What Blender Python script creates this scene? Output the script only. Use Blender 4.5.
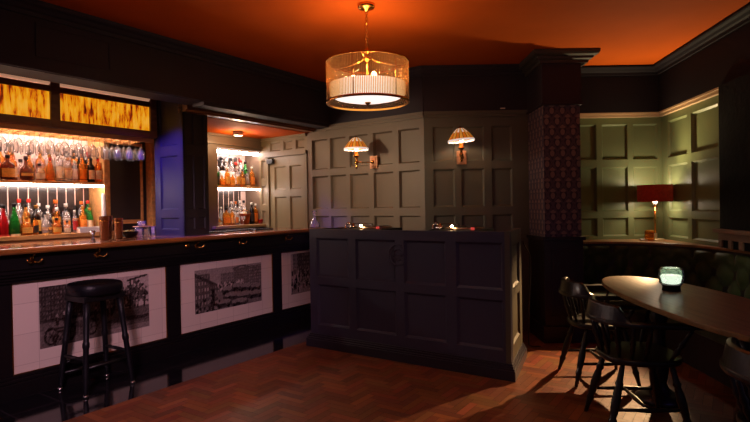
import bpy, bmesh, math, random
import numpy as np
from mathutils import Vector, Matrix, Euler

for o in list(bpy.data.objects):
    bpy.data.objects.remove(o)
SC = bpy.context.scene
COL = SC.collection
R = random.Random(11)
PI = math.pi


def lin(r, g, b):
    f = lambda c: (c / 255 / 12.92) if c / 255 <= .04045 else ((c / 255 + .055) / 1.055) ** 2.4
    return (f(r), f(g), f(b), 1)


# ---------------------------------------------------------------- camera, world, lights
cam = bpy.data.cameras.new('camera')
cam.sensor_width = 36
cam.lens = 530 / 750 * 36
cam.clip_start = .05
co = bpy.data.objects.new('camera', cam)
COL.objects.link(co)
co.matrix_world = Matrix.Translation((0, 0, 1.32)) @ (Matrix.Rotation(PI / 2 - 5 / 530, 4, 'X') @ Matrix.Rotation(-.017, 4, 'Z'))
SC.camera = co

W = bpy.data.worlds.new('world')
SC.world = W
W.use_nodes = True
W.node_tree.nodes['Background'].inputs[0].default_value = (.030, .026, .042, 1)
W.node_tree.nodes['Background'].inputs[1].default_value = 1.4

vs = SC.view_settings
vs.view_transform = 'Standard'
vs.look = 'None'
vs.gamma = 1
vs.use_curve_mapping = False
vs.exposure = 0
SC.cycles.use_denoising = True
SC.cycles.max_bounces = 8
SC.cycles.sample_clamp_indirect = 4
SC.cycles.caustics_reflective = False
SC.cycles.caustics_refractive = False

BA = math.atan2(.828, .561)           # the bar runs along this heading
UX = (math.cos(BA), math.sin(BA))
MX = (-UX[1], UX[0])


def bp(s, p, z=0.0):
    return Vector((UX[0] * s + MX[0] * p, UX[1] * s + MX[1] * p, z))


def lamp(name, kind, loc, power, color, size=.05, target=None, spot=60, blend=.5, parent=None):
    d = bpy.data.lights.new(name, kind)
    d.energy = power
    d.color = color[:3]
    if kind == 'AREA':
        d.size = size
    else:
        d.shadow_soft_size = size
    if kind == 'SPOT':
        d.spot_size = math.radians(spot)
        d.spot_blend = blend
    o = bpy.data.objects.new(name, d)
    COL.objects.link(o)
    o.location = loc
    if target is not None:
        o.rotation_euler = (Vector(target) - Vector(loc)).to_track_quat('-Z', 'Y').to_euler()
    if parent:
        o.parent = parent
    return o


WARM = (1, .66, .36)
# coloured stage lamps plus added fill spots, all out of view
lamp('purple_wash', 'SPOT', (-.9, .3, 2.55), 430, (.92, .52, .69), .25, (-1.95, 4.3, .40), 40, .8)
lamp('warm_fill', 'SPOT', (.3, 1.6, 2.68), 82, (1, .56, .33), .25, (-.1, 3.0, 0), 80, 1)  # added fill that brightens the parquet
lamp('angled_wall_fill', 'SPOT', bp(1.40, 4.15, 2.15), 235, (1, .73, .46), .12, (.02, 5.95, 1.62), 36, .9)  # added spot standing in for shelf LED spill on the angled wall
lamp('bench_fill', 'SPOT', (.9, 1.5, 2.66), 75, (1, .78, .45), .06, (2.88, 3.72, .78), 18, .8)  # added fill that brings up the tufted bench
lamp('blue_spot', 'SPOT', bp(1.90, 4.32, 2.43), 230, (.12, .05, 1), .03, bp(3.1, 4.37, 1.52), 44, .5)      # tucked up behind the bulkhead
lamp('violet_spot', 'SPOT', (2.9, .5, 2.5), 18, (.35, .22, 1), .05, (1.6, 2.5, .7), 60, .7)

# ---------------------------------------------------------------- material helpers
MATS = {}


def mat(name, col, rough=.5, metal=0., emit=None, estr=0., trans=0., ior=1.45, coat=0., var=0., vscale=8., bump=0., bscale=60., spec=.5, alpha=1., stretch=None):
    m = bpy.data.materials.new(name)
    m.use_nodes = True
    nt = m.node_tree
    b = nt.nodes['Principled BSDF']
    b.inputs['Base Color'].default_value = col
    b.inputs['Roughness'].default_value = rough
    b.inputs['Metallic'].default_value = metal
    b.inputs['Transmission Weight'].default_value = trans
    b.inputs['IOR'].default_value = ior
    b.inputs['Coat Weight'].default_value = coat
    b.inputs['Specular IOR Level'].default_value = spec
    b.inputs['Alpha'].default_value = alpha
    if emit:
        b.inputs['Emission Color'].default_value = emit
        b.inputs['Emission Strength'].default_value = estr
    if var or bump:
        tc = nt.nodes.new('ShaderNodeTexCoord')
        src = tc.outputs['Object']
        if stretch:
            mp = nt.nodes.new('ShaderNodeMapping')
            mp.inputs['Scale'].default_value = stretch
            nt.links.new(src, mp.inputs['Vector'])
            src = mp.outputs['Vector']
    if var:
        n = nt.nodes.new('ShaderNodeTexNoise')
        n.inputs['Scale'].default_value = vscale
        n.inputs['Detail'].default_value = 5
        nt.links.new(src, n.inputs['Vector'])
        cr = nt.nodes.new('ShaderNodeValToRGB')
        cr.color_ramp.elements[0].position = .3
        cr.color_ramp.elements[1].position = .7
        cr.color_ramp.elements[0].color = [c * (1 - var) for c in col[:3]] + [1]
        cr.color_ramp.elements[1].color = [min(1, c * (1 + var)) for c in col[:3]] + [1]
        nt.links.new(n.outputs['Fac'], cr.inputs['Fac'])
        nt.links.new(cr.outputs['Color'], b.inputs['Base Color'])
    if bump:
        n2 = nt.nodes.new('ShaderNodeTexNoise')
        n2.inputs['Scale'].default_value = bscale
        n2.inputs['Detail'].default_value = 4
        nt.links.new(src, n2.inputs['Vector'])
        bn = nt.nodes.new('ShaderNodeBump')
        bn.inputs['Strength'].default_value = bump
        bn.inputs['Distance'].default_value = .01
        nt.links.new(n2.outputs['Fac'], bn.inputs['Height'])
        nt.links.new(bn.outputs['Normal'], b.inputs['Normal'])
    MATS[name] = m
    return m


def attr_mat(name, rough, spec=.5, coat=0., tint=None):
    m = mat(name, (1, 1, 1, 1), rough, spec=spec, coat=coat)
    nt = m.node_tree
    a = nt.nodes.new('ShaderNodeAttribute')
    a.attribute_name = 'tone'
    nt.links.new(a.outputs['Color'], nt.nodes['Principled BSDF'].inputs['Base Color'])
    return m


M_ceiling = mat('orange ceiling paint', lin(190, 84, 20), .8, spec=.1, var=.06, vscale=2.2, bump=.12, bscale=3)
M_wallA = mat('taupe panel paint', lin(112, 99, 86), .45, var=.05, vscale=3)
M_wallB = mat('shaded taupe panel paint', lin(96, 94, 84), .45, var=.05, vscale=3)  # taupe paint darkened and greened for the dimmer, sconce-tinted light there
M_green = mat('sage green panel paint', lin(110, 119, 80), .42, var=.06, vscale=3)
M_cream = mat('cream trim paint', lin(190, 160, 125), .5)
M_frieze = mat('near black frieze paint', lin(58, 52, 60), .6, var=.05, vscale=2, spec=.2)
M_frieze_dark = mat('frieze paint toned down', lin(34, 30, 35), .65, spec=.1)  # darker copy of the frieze paint, offsetting lamp light on the alcove cornices
M_dark = mat('dark painted wood', lin(40, 35, 38), .4, var=.06, vscale=3)
M_navy = mat('dark navy paint', lin(12, 12, 18), .7, var=.25, vscale=9, bump=.3, bscale=25, spec=.15)
M_booth = mat('slate booth paint', lin(56, 50, 68), .45, var=.04, vscale=3)
M_plinth = mat('black gloss skirting', lin(42, 38, 48), .3)
M_bar = mat('black bar paint', lin(21, 17, 19), .3, spec=.35)
M_bartop = mat('polished brown bar top', lin(156, 104, 72), .16, coat=.4, var=.3, vscale=4, stretch=(1, 14, 1))
M_nosing = mat('worn gold bar nosing', lin(176, 112, 52), .3, metal=.4, var=.2, vscale=5)
M_brass = mat('aged brass', lin(190, 140, 70), .25, metal=1)
M_gold = mat('polished gold', lin(226, 160, 70), .22, metal=1)
M_goldwood = mat('honey stained wood', lin(212, 156, 94), .4, var=.2, vscale=4, stretch=(1, 8, 8))
M_brownwood = mat('brown canopy wood', lin(128, 82, 52), .4, var=.25, vscale=4, stretch=(2, 8, 8))
M_paleledge = mat('pale oak ledge', lin(170, 140, 98), .4, var=.15, vscale=4)
M_table = mat('polished dark table top', lin(130, 106, 70), .34, spec=.16, var=.25, vscale=3, stretch=(14, 1, 1))
M_chair = mat('black stained chair wood', lin(26, 20, 18), .34, coat=.1, var=.2, vscale=6)
M_iron = mat('black cast iron', lin(13, 12, 14), .4)
M_leather = mat('black seat leather', lin(13, 12, 17), .42, bump=.2, bscale=90, spec=.35)
M_velvet = mat('bottle green velvet', lin(44, 62, 32), .6, var=.15, vscale=12)
M_velvet.node_tree.nodes['Principled BSDF'].inputs['Sheen Weight'].default_value = .1
M_tilefloor = mat('black gloss floor tile', lin(22, 20, 24), .10)
M_cap_b = mat('black cap', lin(24, 20, 20), .4)
M_cap_r = mat('red cap', lin(190, 36, 24), .4)
M_cap_g = mat('gold cap', lin(200, 140, 60), .3, metal=.8)
M_cap_o = mat('orange cap', lin(200, 96, 30), .4)
M_cap_w = mat('white cap', lin(220, 215, 205), .4)
M_cork = mat('cork stopper', lin(176, 130, 84), .7)
M_lab_c = mat('cream paper label', lin(222, 198, 156), .6, var=.12, vscale=60)
M_lab_g = mat('gold paper label', lin(214, 160, 70), .5, var=.2, vscale=60)
M_lab_k = mat('black paper label', lin(40, 34, 34), .5, var=.2, vscale=60)
M_lab_w = mat('white paper label', lin(230, 226, 220), .6, var=.1, vscale=60)
M_lab_o = mat('orange paper label', lin(224, 130, 40), .5, var=.2, vscale=60)
M_lab_r = mat('red paper label', lin(180, 40, 36), .5, var=.15, vscale=60)


def thin_glass(name, tint, body, clear, rough=.05):
    """glass walls thin enough not to bend the view: part clear, part coloured, with a sheen at grazing angles"""
    m = mat(name, body, rough)
    nt = m.node_tree
    L = nt.links
    tr = nt.nodes.new('ShaderNodeBsdfTransparent')
    tr.inputs[0].default_value = tint
    gl = nt.nodes.new('ShaderNodeBsdfGlossy')
    gl.inputs['Roughness'].default_value = rough
    lw = nt.nodes.new('ShaderNodeLayerWeight')
    lw.inputs[0].default_value = .13
    a = nt.nodes.new('ShaderNodeMixShader')
    a.inputs[0].default_value = clear
    L.new(nt.nodes['Principled BSDF'].outputs[0], a.inputs[1])
    L.new(tr.outputs[0], a.inputs[2])
    b = nt.nodes.new('ShaderNodeMixShader')
    L.new(lw.outputs['Fresnel'], b.inputs[0])
    L.new(a.outputs[0], b.inputs[1])
    L.new(gl.outputs[0], b.inputs[2])
    L.new(b.outputs[0], nt.nodes['Material Output'].inputs['Surface'])
    return m


M_glass = thin_glass('drinking glass', (.99, .98, .97, 1), (1, 1, 1, 1), .90)
M_amber = thin_glass('amber bottle glass', lin(255, 198, 112), lin(228, 150, 58), .70)
M_brown = thin_glass('brown bottle glass', lin(196, 112, 60), lin(104, 50, 20), .55)
M_clear = thin_glass('clear bottle glass', lin(250, 244, 240), lin(240, 232, 226), .80)
M_greeng = thin_glass('green bottle glass', lin(90, 200, 100), lin(30, 120, 40), .5)
M_redg = thin_glass('red bottle glass', lin(230, 60, 50), lin(176, 20, 24), .4)
M_darkg = thin_glass('dark bottle glass', lin(90, 60, 44), lin(30, 22, 18), .4)
M_white = mat('white painted surface', lin(228, 220, 214), .5)
M_steel = mat('brushed steel', lin(190, 184, 180), .25, metal=1)
M_black = mat('black plastic', lin(16, 15, 17), .4)
M_chalk = mat('chalkboard black', lin(46, 36, 36), .5, var=.15, vscale=5)
M_led = mat('pink white LED strip', (1, 1, 1, 1), .5, emit=(1, .80, .74, 1), estr=42)
M_backwall = mat('off white back wall', lin(216, 190, 176), .35)
M_barmat = mat('rubber mat with blue reflection', lin(20, 20, 40), .3)  # dark mat, with its blue reflections put into the colour


def tile_mat(name, tile, grout, w, h, mortar, rough):
    m = mat(name, tile, rough)
    nt = m.node_tree
    tc = nt.nodes.new('ShaderNodeTexCoord')
    sp = nt.nodes.new('ShaderNodeSeparateXYZ')
    cb = nt.nodes.new('ShaderNodeCombineXYZ')
    br = nt.nodes.new('ShaderNodeTexBrick')
    br.offset = 0
    br.inputs['Color1'].default_value = tile
    br.inputs['Color2'].default_value = [c * .93 for c in tile[:3]] + [1]
    br.inputs['Mortar'].default_value = grout
    br.inputs['Scale'].default_value = 1
    br.inputs['Mortar Size'].default_value = mortar
    br.inputs['Brick Width'].default_value = w
    br.inputs['Row Height'].default_value = h
    nt.links.new(tc.outputs['Object'], sp.inputs[0])
    nt.links.new(cb.outputs[0], br.inputs['Vector'])
    nt.links.new(br.outputs['Color'], nt.nodes['Principled BSDF'].inputs['Base Color'])
    return m, nt, sp, cb


M_tile, _n, _s, _c = tile_mat('glazed cream tile', lin(222, 204, 190), lin(184, 164, 152), .203, .22, .0016, .18)
_n.links.new(_s.outputs['X'], _c.inputs['X'])
_n.links.new(_s.outputs['Z'], _c.inputs['Y'])
M_floor_tile, _n, _s, _c = tile_mat('black gloss floor tiles', lin(20, 18, 22), lin(52, 46, 50), .30, .30, .004, .09)
_n.links.new(_s.outputs['X'], _c.inputs['X'])
_n.links.new(_s.outputs['Y'], _c.inputs['Y'])
M_splash, _n, _s, _c = tile_mat('dark ribbed splashback', lin(54, 44, 40), lin(226, 196, 178), .085, 3, .0045, .2)
_n.links.new(_s.outputs['X'], _c.inputs['X'])
_n.links.new(_s.outputs['Z'], _c.inputs['Y'])


def glass_panel_mat():
    """stained glass, lit from the canopy behind it: yellow with vertical streaks of red and brown"""
    m = bpy.data.materials.new('backlit stained glass')
    m.use_nodes = True
    nt = m.node_tree
    b = nt.nodes['Principled BSDF']
    b.inputs['Roughness'].default_value = .15
    tc = nt.nodes.new('ShaderNodeTexCoord')
    mp = nt.nodes.new('ShaderNodeMapping')
    mp.inputs['Scale'].default_value = (22, 1, 3.8)
    nt.links.new(tc.outputs['Object'], mp.inputs['Vector'])
    n = nt.nodes.new('ShaderNodeTexNoise')
    n.inputs['Scale'].default_value = 1.5
    n.inputs['Detail'].default_value = 7
    n.inputs['Roughness'].default_value = .62
    nt.links.new(mp.outputs['Vector'], n.inputs['Vector'])
    cr = nt.nodes.new('ShaderNodeValToRGB')
    e = cr.color_ramp.elements
    e[0].position, e[0].color = .32, lin(84, 24, 8)
    e[1].position, e[1].color = .68, lin(232, 166, 52)
    for p, c in ((.39, lin(160, 52, 8)), (.44, lin(208, 112, 10)), (.51, lin(226, 148, 16))):
        x = e.new(p)
        x.color = c
    n2 = nt.nodes.new('ShaderNodeTexNoise')
    n2.inputs['Scale'].default_value = 5.5
    n2.inputs['Detail'].default_value = 2
    nt.links.new(tc.outputs['Object'], n2.inputs['Vector'])
    mm = nt.nodes.new('ShaderNodeMath')
    mm.operation = 'MULTIPLY_ADD'
    mm.inputs[1].default_value = .45
    nt.links.new(n2.outputs['Fac'], mm.inputs[0])
    nt.links.new(n.outputs['Fac'], mm.inputs[2])
    m3 = nt.nodes.new('ShaderNodeMath')
    m3.operation = 'SUBTRACT'
    m3.inputs[1].default_value = .235
    nt.links.new(mm.outputs[0], m3.inputs[0])
    nt.links.new(m3.outputs[0], cr.inputs['Fac'])
    nt.links.new(cr.outputs['Color'], b.inputs['Base Color'])
    nt.links.new(cr.outputs['Color'], b.inputs['Emission Color'])
    b.inputs['Emission Strength'].default_value = .95
    return m


M_stained = glass_panel_mat()


def wallpaper_mat():
    m = mat('pineapple wallpaper', lin(58, 34, 42), .65)
    nt = m.node_tree
    L = nt.links
    uv = nt.nodes.new('ShaderNodeUVMap')
    sp = nt.nodes.new('ShaderNodeSeparateXYZ')
    L.new(uv.outputs[0], sp.inputs[0])

    def M(op, a, b=None, clamp=False):
        n = nt.nodes.new('ShaderNodeMath')
        n.operation = op
        n.use_clamp = clamp
        for i, v in enumerate((a, b)):
            if v is None:
                continue
            if hasattr(v, 'node'):
                L.new(v, n.inputs[i])
            else:
                n.inputs[i].default_value = v
        return n.outputs[0]

    def motif(ou, ov):
        fu = M('MULTIPLY', M('SUBTRACT', M('FRACT', M('ADD', M('DIVIDE', sp.outputs['X'], .10), ou)), .5), .10)
        fv = M('MULTIPLY', M('SUBTRACT', M('FRACT', M('ADD', M('DIVIDE', sp.outputs['Y'], .20), ov)), .5), .20)
        # body of the fruit
        d = M('SQRT', M('ADD', M('POWER', M('DIVIDE', fu, .021), 2), M('POWER', M('DIVIDE', M('ADD', fv, .012), .030), 2)))
        body = M('LESS_THAN', d, 1)
        # leaves above it, a fan
        au = M('ABSOLUTE', fu)
        top = M('MULTIPLY', M('GREATER_THAN', fv, .022), M('LESS_THAN', M('ADD', M('MULTIPLY', au, .9), M('ABSOLUTE', M('SUBTRACT', fv, .034))), .026))
        # leafy diamond lattice round it
        dd = M('ADD', M('DIVIDE', au, .05), M('DIVIDE', M('ABSOLUTE', fv), .10))
        halo = M('MULTIPLY', M('GREATER_THAN', dd, .80), M('LESS_THAN', dd, .97))
        return M('MAXIMUM', body, top), halo
    a, ha = motif(0, 0)
    b, hb = motif(.5, .5)
    fr = M('MAXIMUM', a, b)
    ho = M('MAXIMUM', ha, hb)
    n = nt.nodes.new('ShaderNodeTexNoise')
    n.inputs['Scale'].default_value = 160
    L.new(uv.outputs[0], n.inputs['Vector'])
    mx1 = nt.nodes.new('ShaderNodeMix')
    mx1.data_type = 'RGBA'
    mx1.inputs[6].default_value = lin(60, 54, 76)
    mx1.inputs[7].default_value = lin(92, 82, 98)
    L.new(ho, mx1.inputs[0])
    mx = nt.nodes.new('ShaderNodeMix')
    mx.data_type = 'RGBA'
    mx.inputs[7].default_value = lin(166, 144, 138)
    L.new(mx1.outputs[2], mx.inputs[6])
    L.new(M('MULTIPLY', fr, M('ADD', M('MULTIPLY', n.outputs['Fac'], .9), .1, True)), mx.inputs[0])
    L.new(mx.outputs[2], nt.nodes['Principled BSDF'].inputs['Base Color'])
    return m


M_paper = wallpaper_mat()

# ---------------------------------------------------------------- geometry helpers


class MB:
    """collects shapes into one mesh"""

    def __init__(self):
        self.bm = bmesh.new()

    def _face(self, vs, smooth=False, mi=0):
        try:
            f = self.bm.faces.new(vs)
            f.smooth = smooth
            f.material_index = mi
            return f
        except ValueError:
            return None

    def box(self, x0, x1, y0, y1, z0, z1, mi=0):
        v = [self.bm.verts.new(p) for p in ((x0, y0, z0), (x1, y0, z0), (x1, y1, z0), (x0, y1, z0), (x0, y0, z1), (x1, y0, z1), (x1, y1, z1), (x0, y1, z1))]
        for q in ((0, 3, 2, 1), (4, 5, 6, 7), (0, 1, 5, 4), (1, 2, 6, 5), (2, 3, 7, 6), (3, 0, 4, 7)):
            self._face([v[i] for i in q], mi=mi)
        return self

    def poly(self, pts, z0, z1, mi=0, smooth=False):
        a = [self.bm.verts.new((x, y, z0)) for x, y in pts]
        b = [self.bm.verts.new((x, y, z1)) for x, y in pts]
        self._face(a[::-1], mi=mi)
        self._face(b, mi=mi)
        n = len(pts)
        for i in range(n):
            self._face([a[i], a[(i + 1) % n], b[(i + 1) % n], b[i]], smooth, mi)
        return self

    def quad(self, *ps, mi=0):
        self._face([self.bm.verts.new(p) for p in ps], mi=mi)
        return self

    def rings(self, rs, cap=True, closed=False, smooth=True, mi=0):
        vr = [[self.bm.verts.new(p) for p in r] for r in rs]
        n = len(vr[0])
        m = len(vr)
        for i in range(m if closed else m - 1):
            A, B = vr[i], vr[(i + 1) % m]
            for j in range(n):
                self._face([A[j], A[(j + 1) % n], B[(j + 1) % n], B[j]], smooth, mi)
        if cap and not closed:
            self._face(vr[0][::-1], mi=mi)
            self._face(vr[-1], mi=mi)
        return self

    def lathe(self, prof, c=(0, 0, 0), seg=20, cap=True, mi=0, M=None):
        rs = []
        for r, z in prof:
            r = max(r, .0004)
            ring = [Vector((r * math.cos(2 * PI * k / seg), r * math.sin(2 * PI * k / seg), z)) for k in range(seg)]
            if M is not None:
                ring = [M @ p for p in ring]
            rs.append([p + Vector(c) for p in ring])
        return self.rings(rs, cap, mi=mi)

    def turn(self, p0, p1, prof, seg=10):
        """a turned spindle from p0 to p1; prof: (fraction, radius)"""
        p0, p1 = Vector(p0), Vector(p1)
        d = p1 - p0
        M = Vector((0, 0, 1)).rotation_difference(d).to_matrix().to_4x4()
        L = d.length
        return self.lathe([(r, t * L) for t, r in prof], p0, seg, M=M)

    def tube(self, pts, r, seg=8, closed=False):
        pts = [Vector(p) for p in pts]
        n = len(pts)
        rs = []
        up = Vector((0, 0, 1))
        for i, p in enumerate(pts):
            if closed:
                t = pts[(i + 1) % n] - pts[i - 1]
            else:
                t = pts[min(i + 1, n - 1)] - pts[max(i - 1, 0)]
            t.normalize()
            a = t.cross(up)
            if a.length < .05:
                a = t.cross(Vector((1, 0, 0)))
            a.normalize()
            b = a.cross(t)
            rr = r[i] if isinstance(r, (list, tuple)) else r
            rs.append([p + a * (rr * math.cos(2 * PI * k / seg)) + b * (rr * math.sin(2 * PI * k / seg)) for k in range(seg)])
        return self.rings(rs, True, closed)

    def sweep(self, path, sect, closed=False, smooth=False):
        """sect(i) -> list of (offset to the side, z); path of (x, y)"""
        n = len(path)
        rs = []
        P = [Vector((x, y, 0)) for x, y in path]
        for i, p in enumerate(P):
            if closed:
                t0, t1 = p - P[i - 1], P[(i + 1) % n] - p
            else:
                t0 = p - P[max(i - 1, 0)] if i else P[1] - P[0]
                t1 = P[min(i + 1, n - 1)] - p if i < n - 1 else t0
            t0.normalize()
            t1.normalize()
            n0 = Vector((-t0.y, t0.x, 0))
            n1 = Vector((-t1.y, t1.x, 0))
            nn = (n0 + n1)
            nn.normalize()
            k = 1 / max(.3, nn.dot(n0))
            rs.append([p + nn * (o * k) + Vector((0, 0, z)) for o, z in sect(i)])
        return self.rings(rs, True, closed, smooth)

    def build(self, name, m, parent=None, bevel=0., loc=None, rotz=None, seg=2):
        bmesh.ops.recalc_face_normals(self.bm, faces=self.bm.faces)
        me = bpy.data.meshes.new(name)
        self.bm.to_mesh(me)
        self.bm.free()
        for x in (m if isinstance(m, (list, tuple)) else [m]):
            me.materials.append(x)
        o = bpy.data.objects.new(name, me)
        COL.objects.link(o)
        if parent:
            o.parent = parent
        if loc is not None:
            o.location = loc
        if rotz is not None:
            o.rotation_euler = (0, 0, rotz)
        if bevel:
            b = o.modifiers.new('edge', 'BEVEL')
            b.width = bevel
            b.segments = seg
            b.limit_method = 'ANGLE'
            b.angle_limit = .6
        return o


def tag(o, label, cat, group=None, kind=None):
    o['label'] = label
    o['category'] = cat
    if group:
        o['group'] = group
    if kind:
        o['kind'] = kind
    return o


def struct(o, label, cat='wall'):
    return tag(o, label, cat, kind='structure')


def empty(name, label, cat, loc=(0, 0, 0), rotz=0., group=None, kind=None):
    o = bpy.data.objects.new(name, None)
    o.empty_display_size = .1
    COL.objects.link(o)
    o.location = loc
    o.rotation_euler = (0, 0, rotz)
    return tag(o, label, cat, group, kind)


def dup(root, loc, rotz=None, label=None):
    r = root.copy()
    COL.objects.link(r)
    r.location = loc
    if rotz is not None:
        r.rotation_euler = (r.rotation_euler[0], r.rotation_euler[1], rotz)
    if label:
        r['label'] = label
    for ch in list(root.children):
        c = ch.copy()
        COL.objects.link(c)
        c.parent = r
        for g in list(ch.children):
            d = g.copy()
            COL.objects.link(d)
            d.parent = c
    return r


def complement(iv, a, b):
    out, x = [], a
    for p, q in sorted(iv):
        if p > x:
            out.append((x, p))
        x = q
    if x < b:
        out.append((x, b))
    return out


def panelled(mb, x0, x1, z0, z1, cols, rows, depth=.022, th=.04, slope=.016):
    """panelling with its face on y=0 looking to -y: stiles, rails, sunk panels with sloped mouldings"""
    mb.box(x0, x1, depth, depth + th, z0, z1)
    for a, b in complement(cols, x0, x1):
        mb.box(a, b, 0, depth + .002, z0, z1)
    for c0, c1 in cols:
        for a, b in complement(rows, z0, z1):
            mb.box(c0, c1, .0006, depth + .002, a, b)
        for a, b in rows:
            s, e = slope, .004
            o = [(c0, a), (c1, a), (c1, b), (c0, b)]
            i = [(c0 + s, a + s), (c1 - s, a + s), (c1 - s, b - s), (c0 + s, b - s)]
            for k in range(4):
                p, q, r_, t = o[k], o[(k + 1) % 4], i[(k + 1) % 4], i[k]
                mb.quad((p[0], e, p[1]), (q[0], e, q[1]), (r_[0], depth - .001, r_[1]), (t[0], depth - .001, t[1]))
    return mb


def cornice(mb, x0, x1, z1, y=0., out=.10, down=.085):
    """stepped crown moulding along x with its top at z1, standing out from the face at y"""
    pr = [(0, -down), (-.02, -down), (-.025, -down * .72), (-out * .45, -down * .62), (-out * .62, -down * .42), (-out * .92, -down * .32), (-out, -down * .22), (-out, 0), (0, 0)]
    mb.rings([[(x0, y + a, z1 + b) for a, b in pr], [(x1, y + a, z1 + b) for a, b in pr]], True, smooth=False)
    return mb


# ---------------------------------------------------------------- floor, ceiling, walls
CZ = 2.74


def parquet():
    bm = bmesh.new()
    w, L = .056, 4
    g = .0011
    cx, cy = .8, 3.6
    ang = BA
    ca, sa = math.cos(ang), math.sin(ang)
    cols = []
    rr = random.Random(5)
    tones = [(118, 67, 43), (124, 72, 46), (110, 62, 41), (130, 77, 49), (120, 67, 42), (104, 58, 40), (132, 78, 48)]

    def block(x, y, a, b):
        x, y, a, b = x * w, y * w, a * w, b * w
        pts = [(x + g, y + g), (x + a - g, y + g), (x + a - g, y + b - g), (x + g, y + b - g)]
        q = [(cx + px * ca - py * sa, cy + px * sa + py * ca) for px, py in pts]
        mx = sum(p[0] for p in q) / 4
        my = sum(p[1] for p in q) / 4
        if not (-3.2 < mx < 3.9 and .2 < my < 6.3):
            return
        if -mx * UX[1] + my * UX[0] > 3.62:
            return
        f = bm.faces.new([bm.verts.new((px, py, 0)) for px, py in q])
        c = lin(*[t * rr.uniform(.92, 1.08) for t in rr.choice(tones)])
        cols.append(c)
    for i in range(-90, 91):
        for j in range(-18, 19):
            block(i + 2 * L * j, i, L, 1)
            block(i + L + 2 * L * j, i + 1 - L, 1, L)
    n0 = len(bm.faces)
    me = bpy.data.meshes.new('floor')
    # dark bed under the blocks, cut by the tiled strip along the bar
    bed = [(-2.0, .1), (3.9, .1), (3.9, 6.3), (1.9, 6.3)]
    a = bp(-1.2, 3.5)
    b = bp(5.6, 3.5)
    bed = [(a.x, a.y), (a.x + .1, .1), (3.9, .1), (3.9, 6.3), (b.x, 6.3), (b.x, b.y)]
    vs_ = [bm.verts.new((x, y, -.003)) for x, y in bed]
    bm.faces.new(vs_)
    lo = [bm.verts.new((x, y, -.09)) for x, y in bed]
    bm.faces.new(lo[::-1])
    for i in range(len(bed)):
        j = (i + 1) % len(bed)
        bm.faces.new([vs_[j], vs_[i], lo[i], lo[j]])
    # trim the blocks along the tile edge
    m = Vector((MX[0], MX[1], 0))
    geom = list(bm.verts) + list(bm.edges) + list(bm.faces)
    fl = bm.faces.layers.int.new('blk')
    for k, f in enumerate(bm.faces):
        f[fl] = k if k < n0 else -1
    bmesh.ops.bisect_plane(bm, geom=list(bm.verts) + list(bm.edges) + list(bm.faces), plane_co=m * 3.5, plane_no=m, clear_outer=True)
    bm.faces.ensure_lookup_table()
    ids = [f[fl] for f in bm.faces]
    bm.to_mesh(me)
    bm.free()
    at = me.color_attributes.new('tone', 'FLOAT_COLOR', 'CORNER')
    for p in me.polygons:
        c = cols[ids[p.index]] if ids[p.index] >= 0 else lin(26, 14, 10)
        for li in p.loop_indices:
            at.data[li].color = c
    o = bpy.data.objects.new('floor', me)
    COL.objects.link(o)
    m_ = attr_mat('herringbone oak parquet', .5, spec=.22)
    nt = m_.node_tree
    n = nt.nodes.new('ShaderNodeTexNoise')
    n.inputs['Scale'].default_value = 26
    n.inputs['Detail'].default_value = 5
    tc = nt.nodes.new('ShaderNodeTexCoord')
    nt.links.new(tc.outputs['Object'], n.inputs['Vector'])
    mr = nt.nodes.new('ShaderNodeMapRange')
    mr.inputs[3].default_value = .36
    mr.inputs[4].default_value = .60
    nt.links.new(n.outputs['Fac'], mr.inputs[0])
    nt.links.new(mr.outputs[0], nt.nodes['Principled BSDF'].inputs['Roughness'])
    me.materials.append(m_)
    return o


struct(parquet(), 'brown herringbone parquet floor of the lounge', 'floor')
mb = MB().box(-1.2, 5.6, 3.5, 5.6, -.09, 0)
struct(mb.build('floor_tile', M_floor_tile, rotz=BA), 'strip of black gloss floor tiles along the foot of the bar', 'floor')

mb = MB().box(-4.6, 3.9, .1, 7.6, CZ, CZ + .1)
struct(mb.build('ceiling', M_ceiling), 'rust orange painted ceiling over the whole lounge', 'ceiling')

# bulkhead over the bar
mb = MB().box(-1.2, 4.93, 3.95, 4.2, 2.285, CZ)
cornice(mb, -1.2, 4.93, CZ, 3.95, .10, .09)
mb.box(-1.2, 4.93, 3.925, 3.96, 2.29, 2.315).box(3.1, 4.93, 3.94, 4.1, 2.255, 2.286)
for a, b, c, d in ((1.72, 2.25, 2.385, 2.40), (1.72, 2.25, 2.60, 2.615), (1.72, 1.735, 2.385, 2.615), (2.235, 2.25, 2.385, 2.615)):
    mb.box(a, b, 3.942, 3.952, c, d)
struct(mb.build('wall_bulkhead', M_frieze, rotz=BA), 'near black bulkhead hanging from the ceiling above the bar', 'wall')
mb = MB().box(-1.2, 3.4, 4.2, 5.5, 2.5, 2.56)
struct(mb.build('ceiling_canopy', M_frieze, rotz=BA), 'dark soffit above the stained glass canopy', 'ceiling')
mb = MB().box(3.2, 5.1, 4.3, 5.55, 2.225, 2.30)
struct(mb.build('ceiling_alcove', M_ceiling, rotz=BA), 'low orange ceiling of the staff alcove behind the bar', 'ceiling')
mb = MB().box(3.1, 4.93, 4.2, 4.31, 2.23, 2.315).box(3.1, 4.93, 4.18, 4.32, 2.25, 2.285)
struct(mb.build('trim_1', M_brownwood, rotz=BA), 'dark wood beam below the bulkhead in front of the alcove', 'beam')

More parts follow.
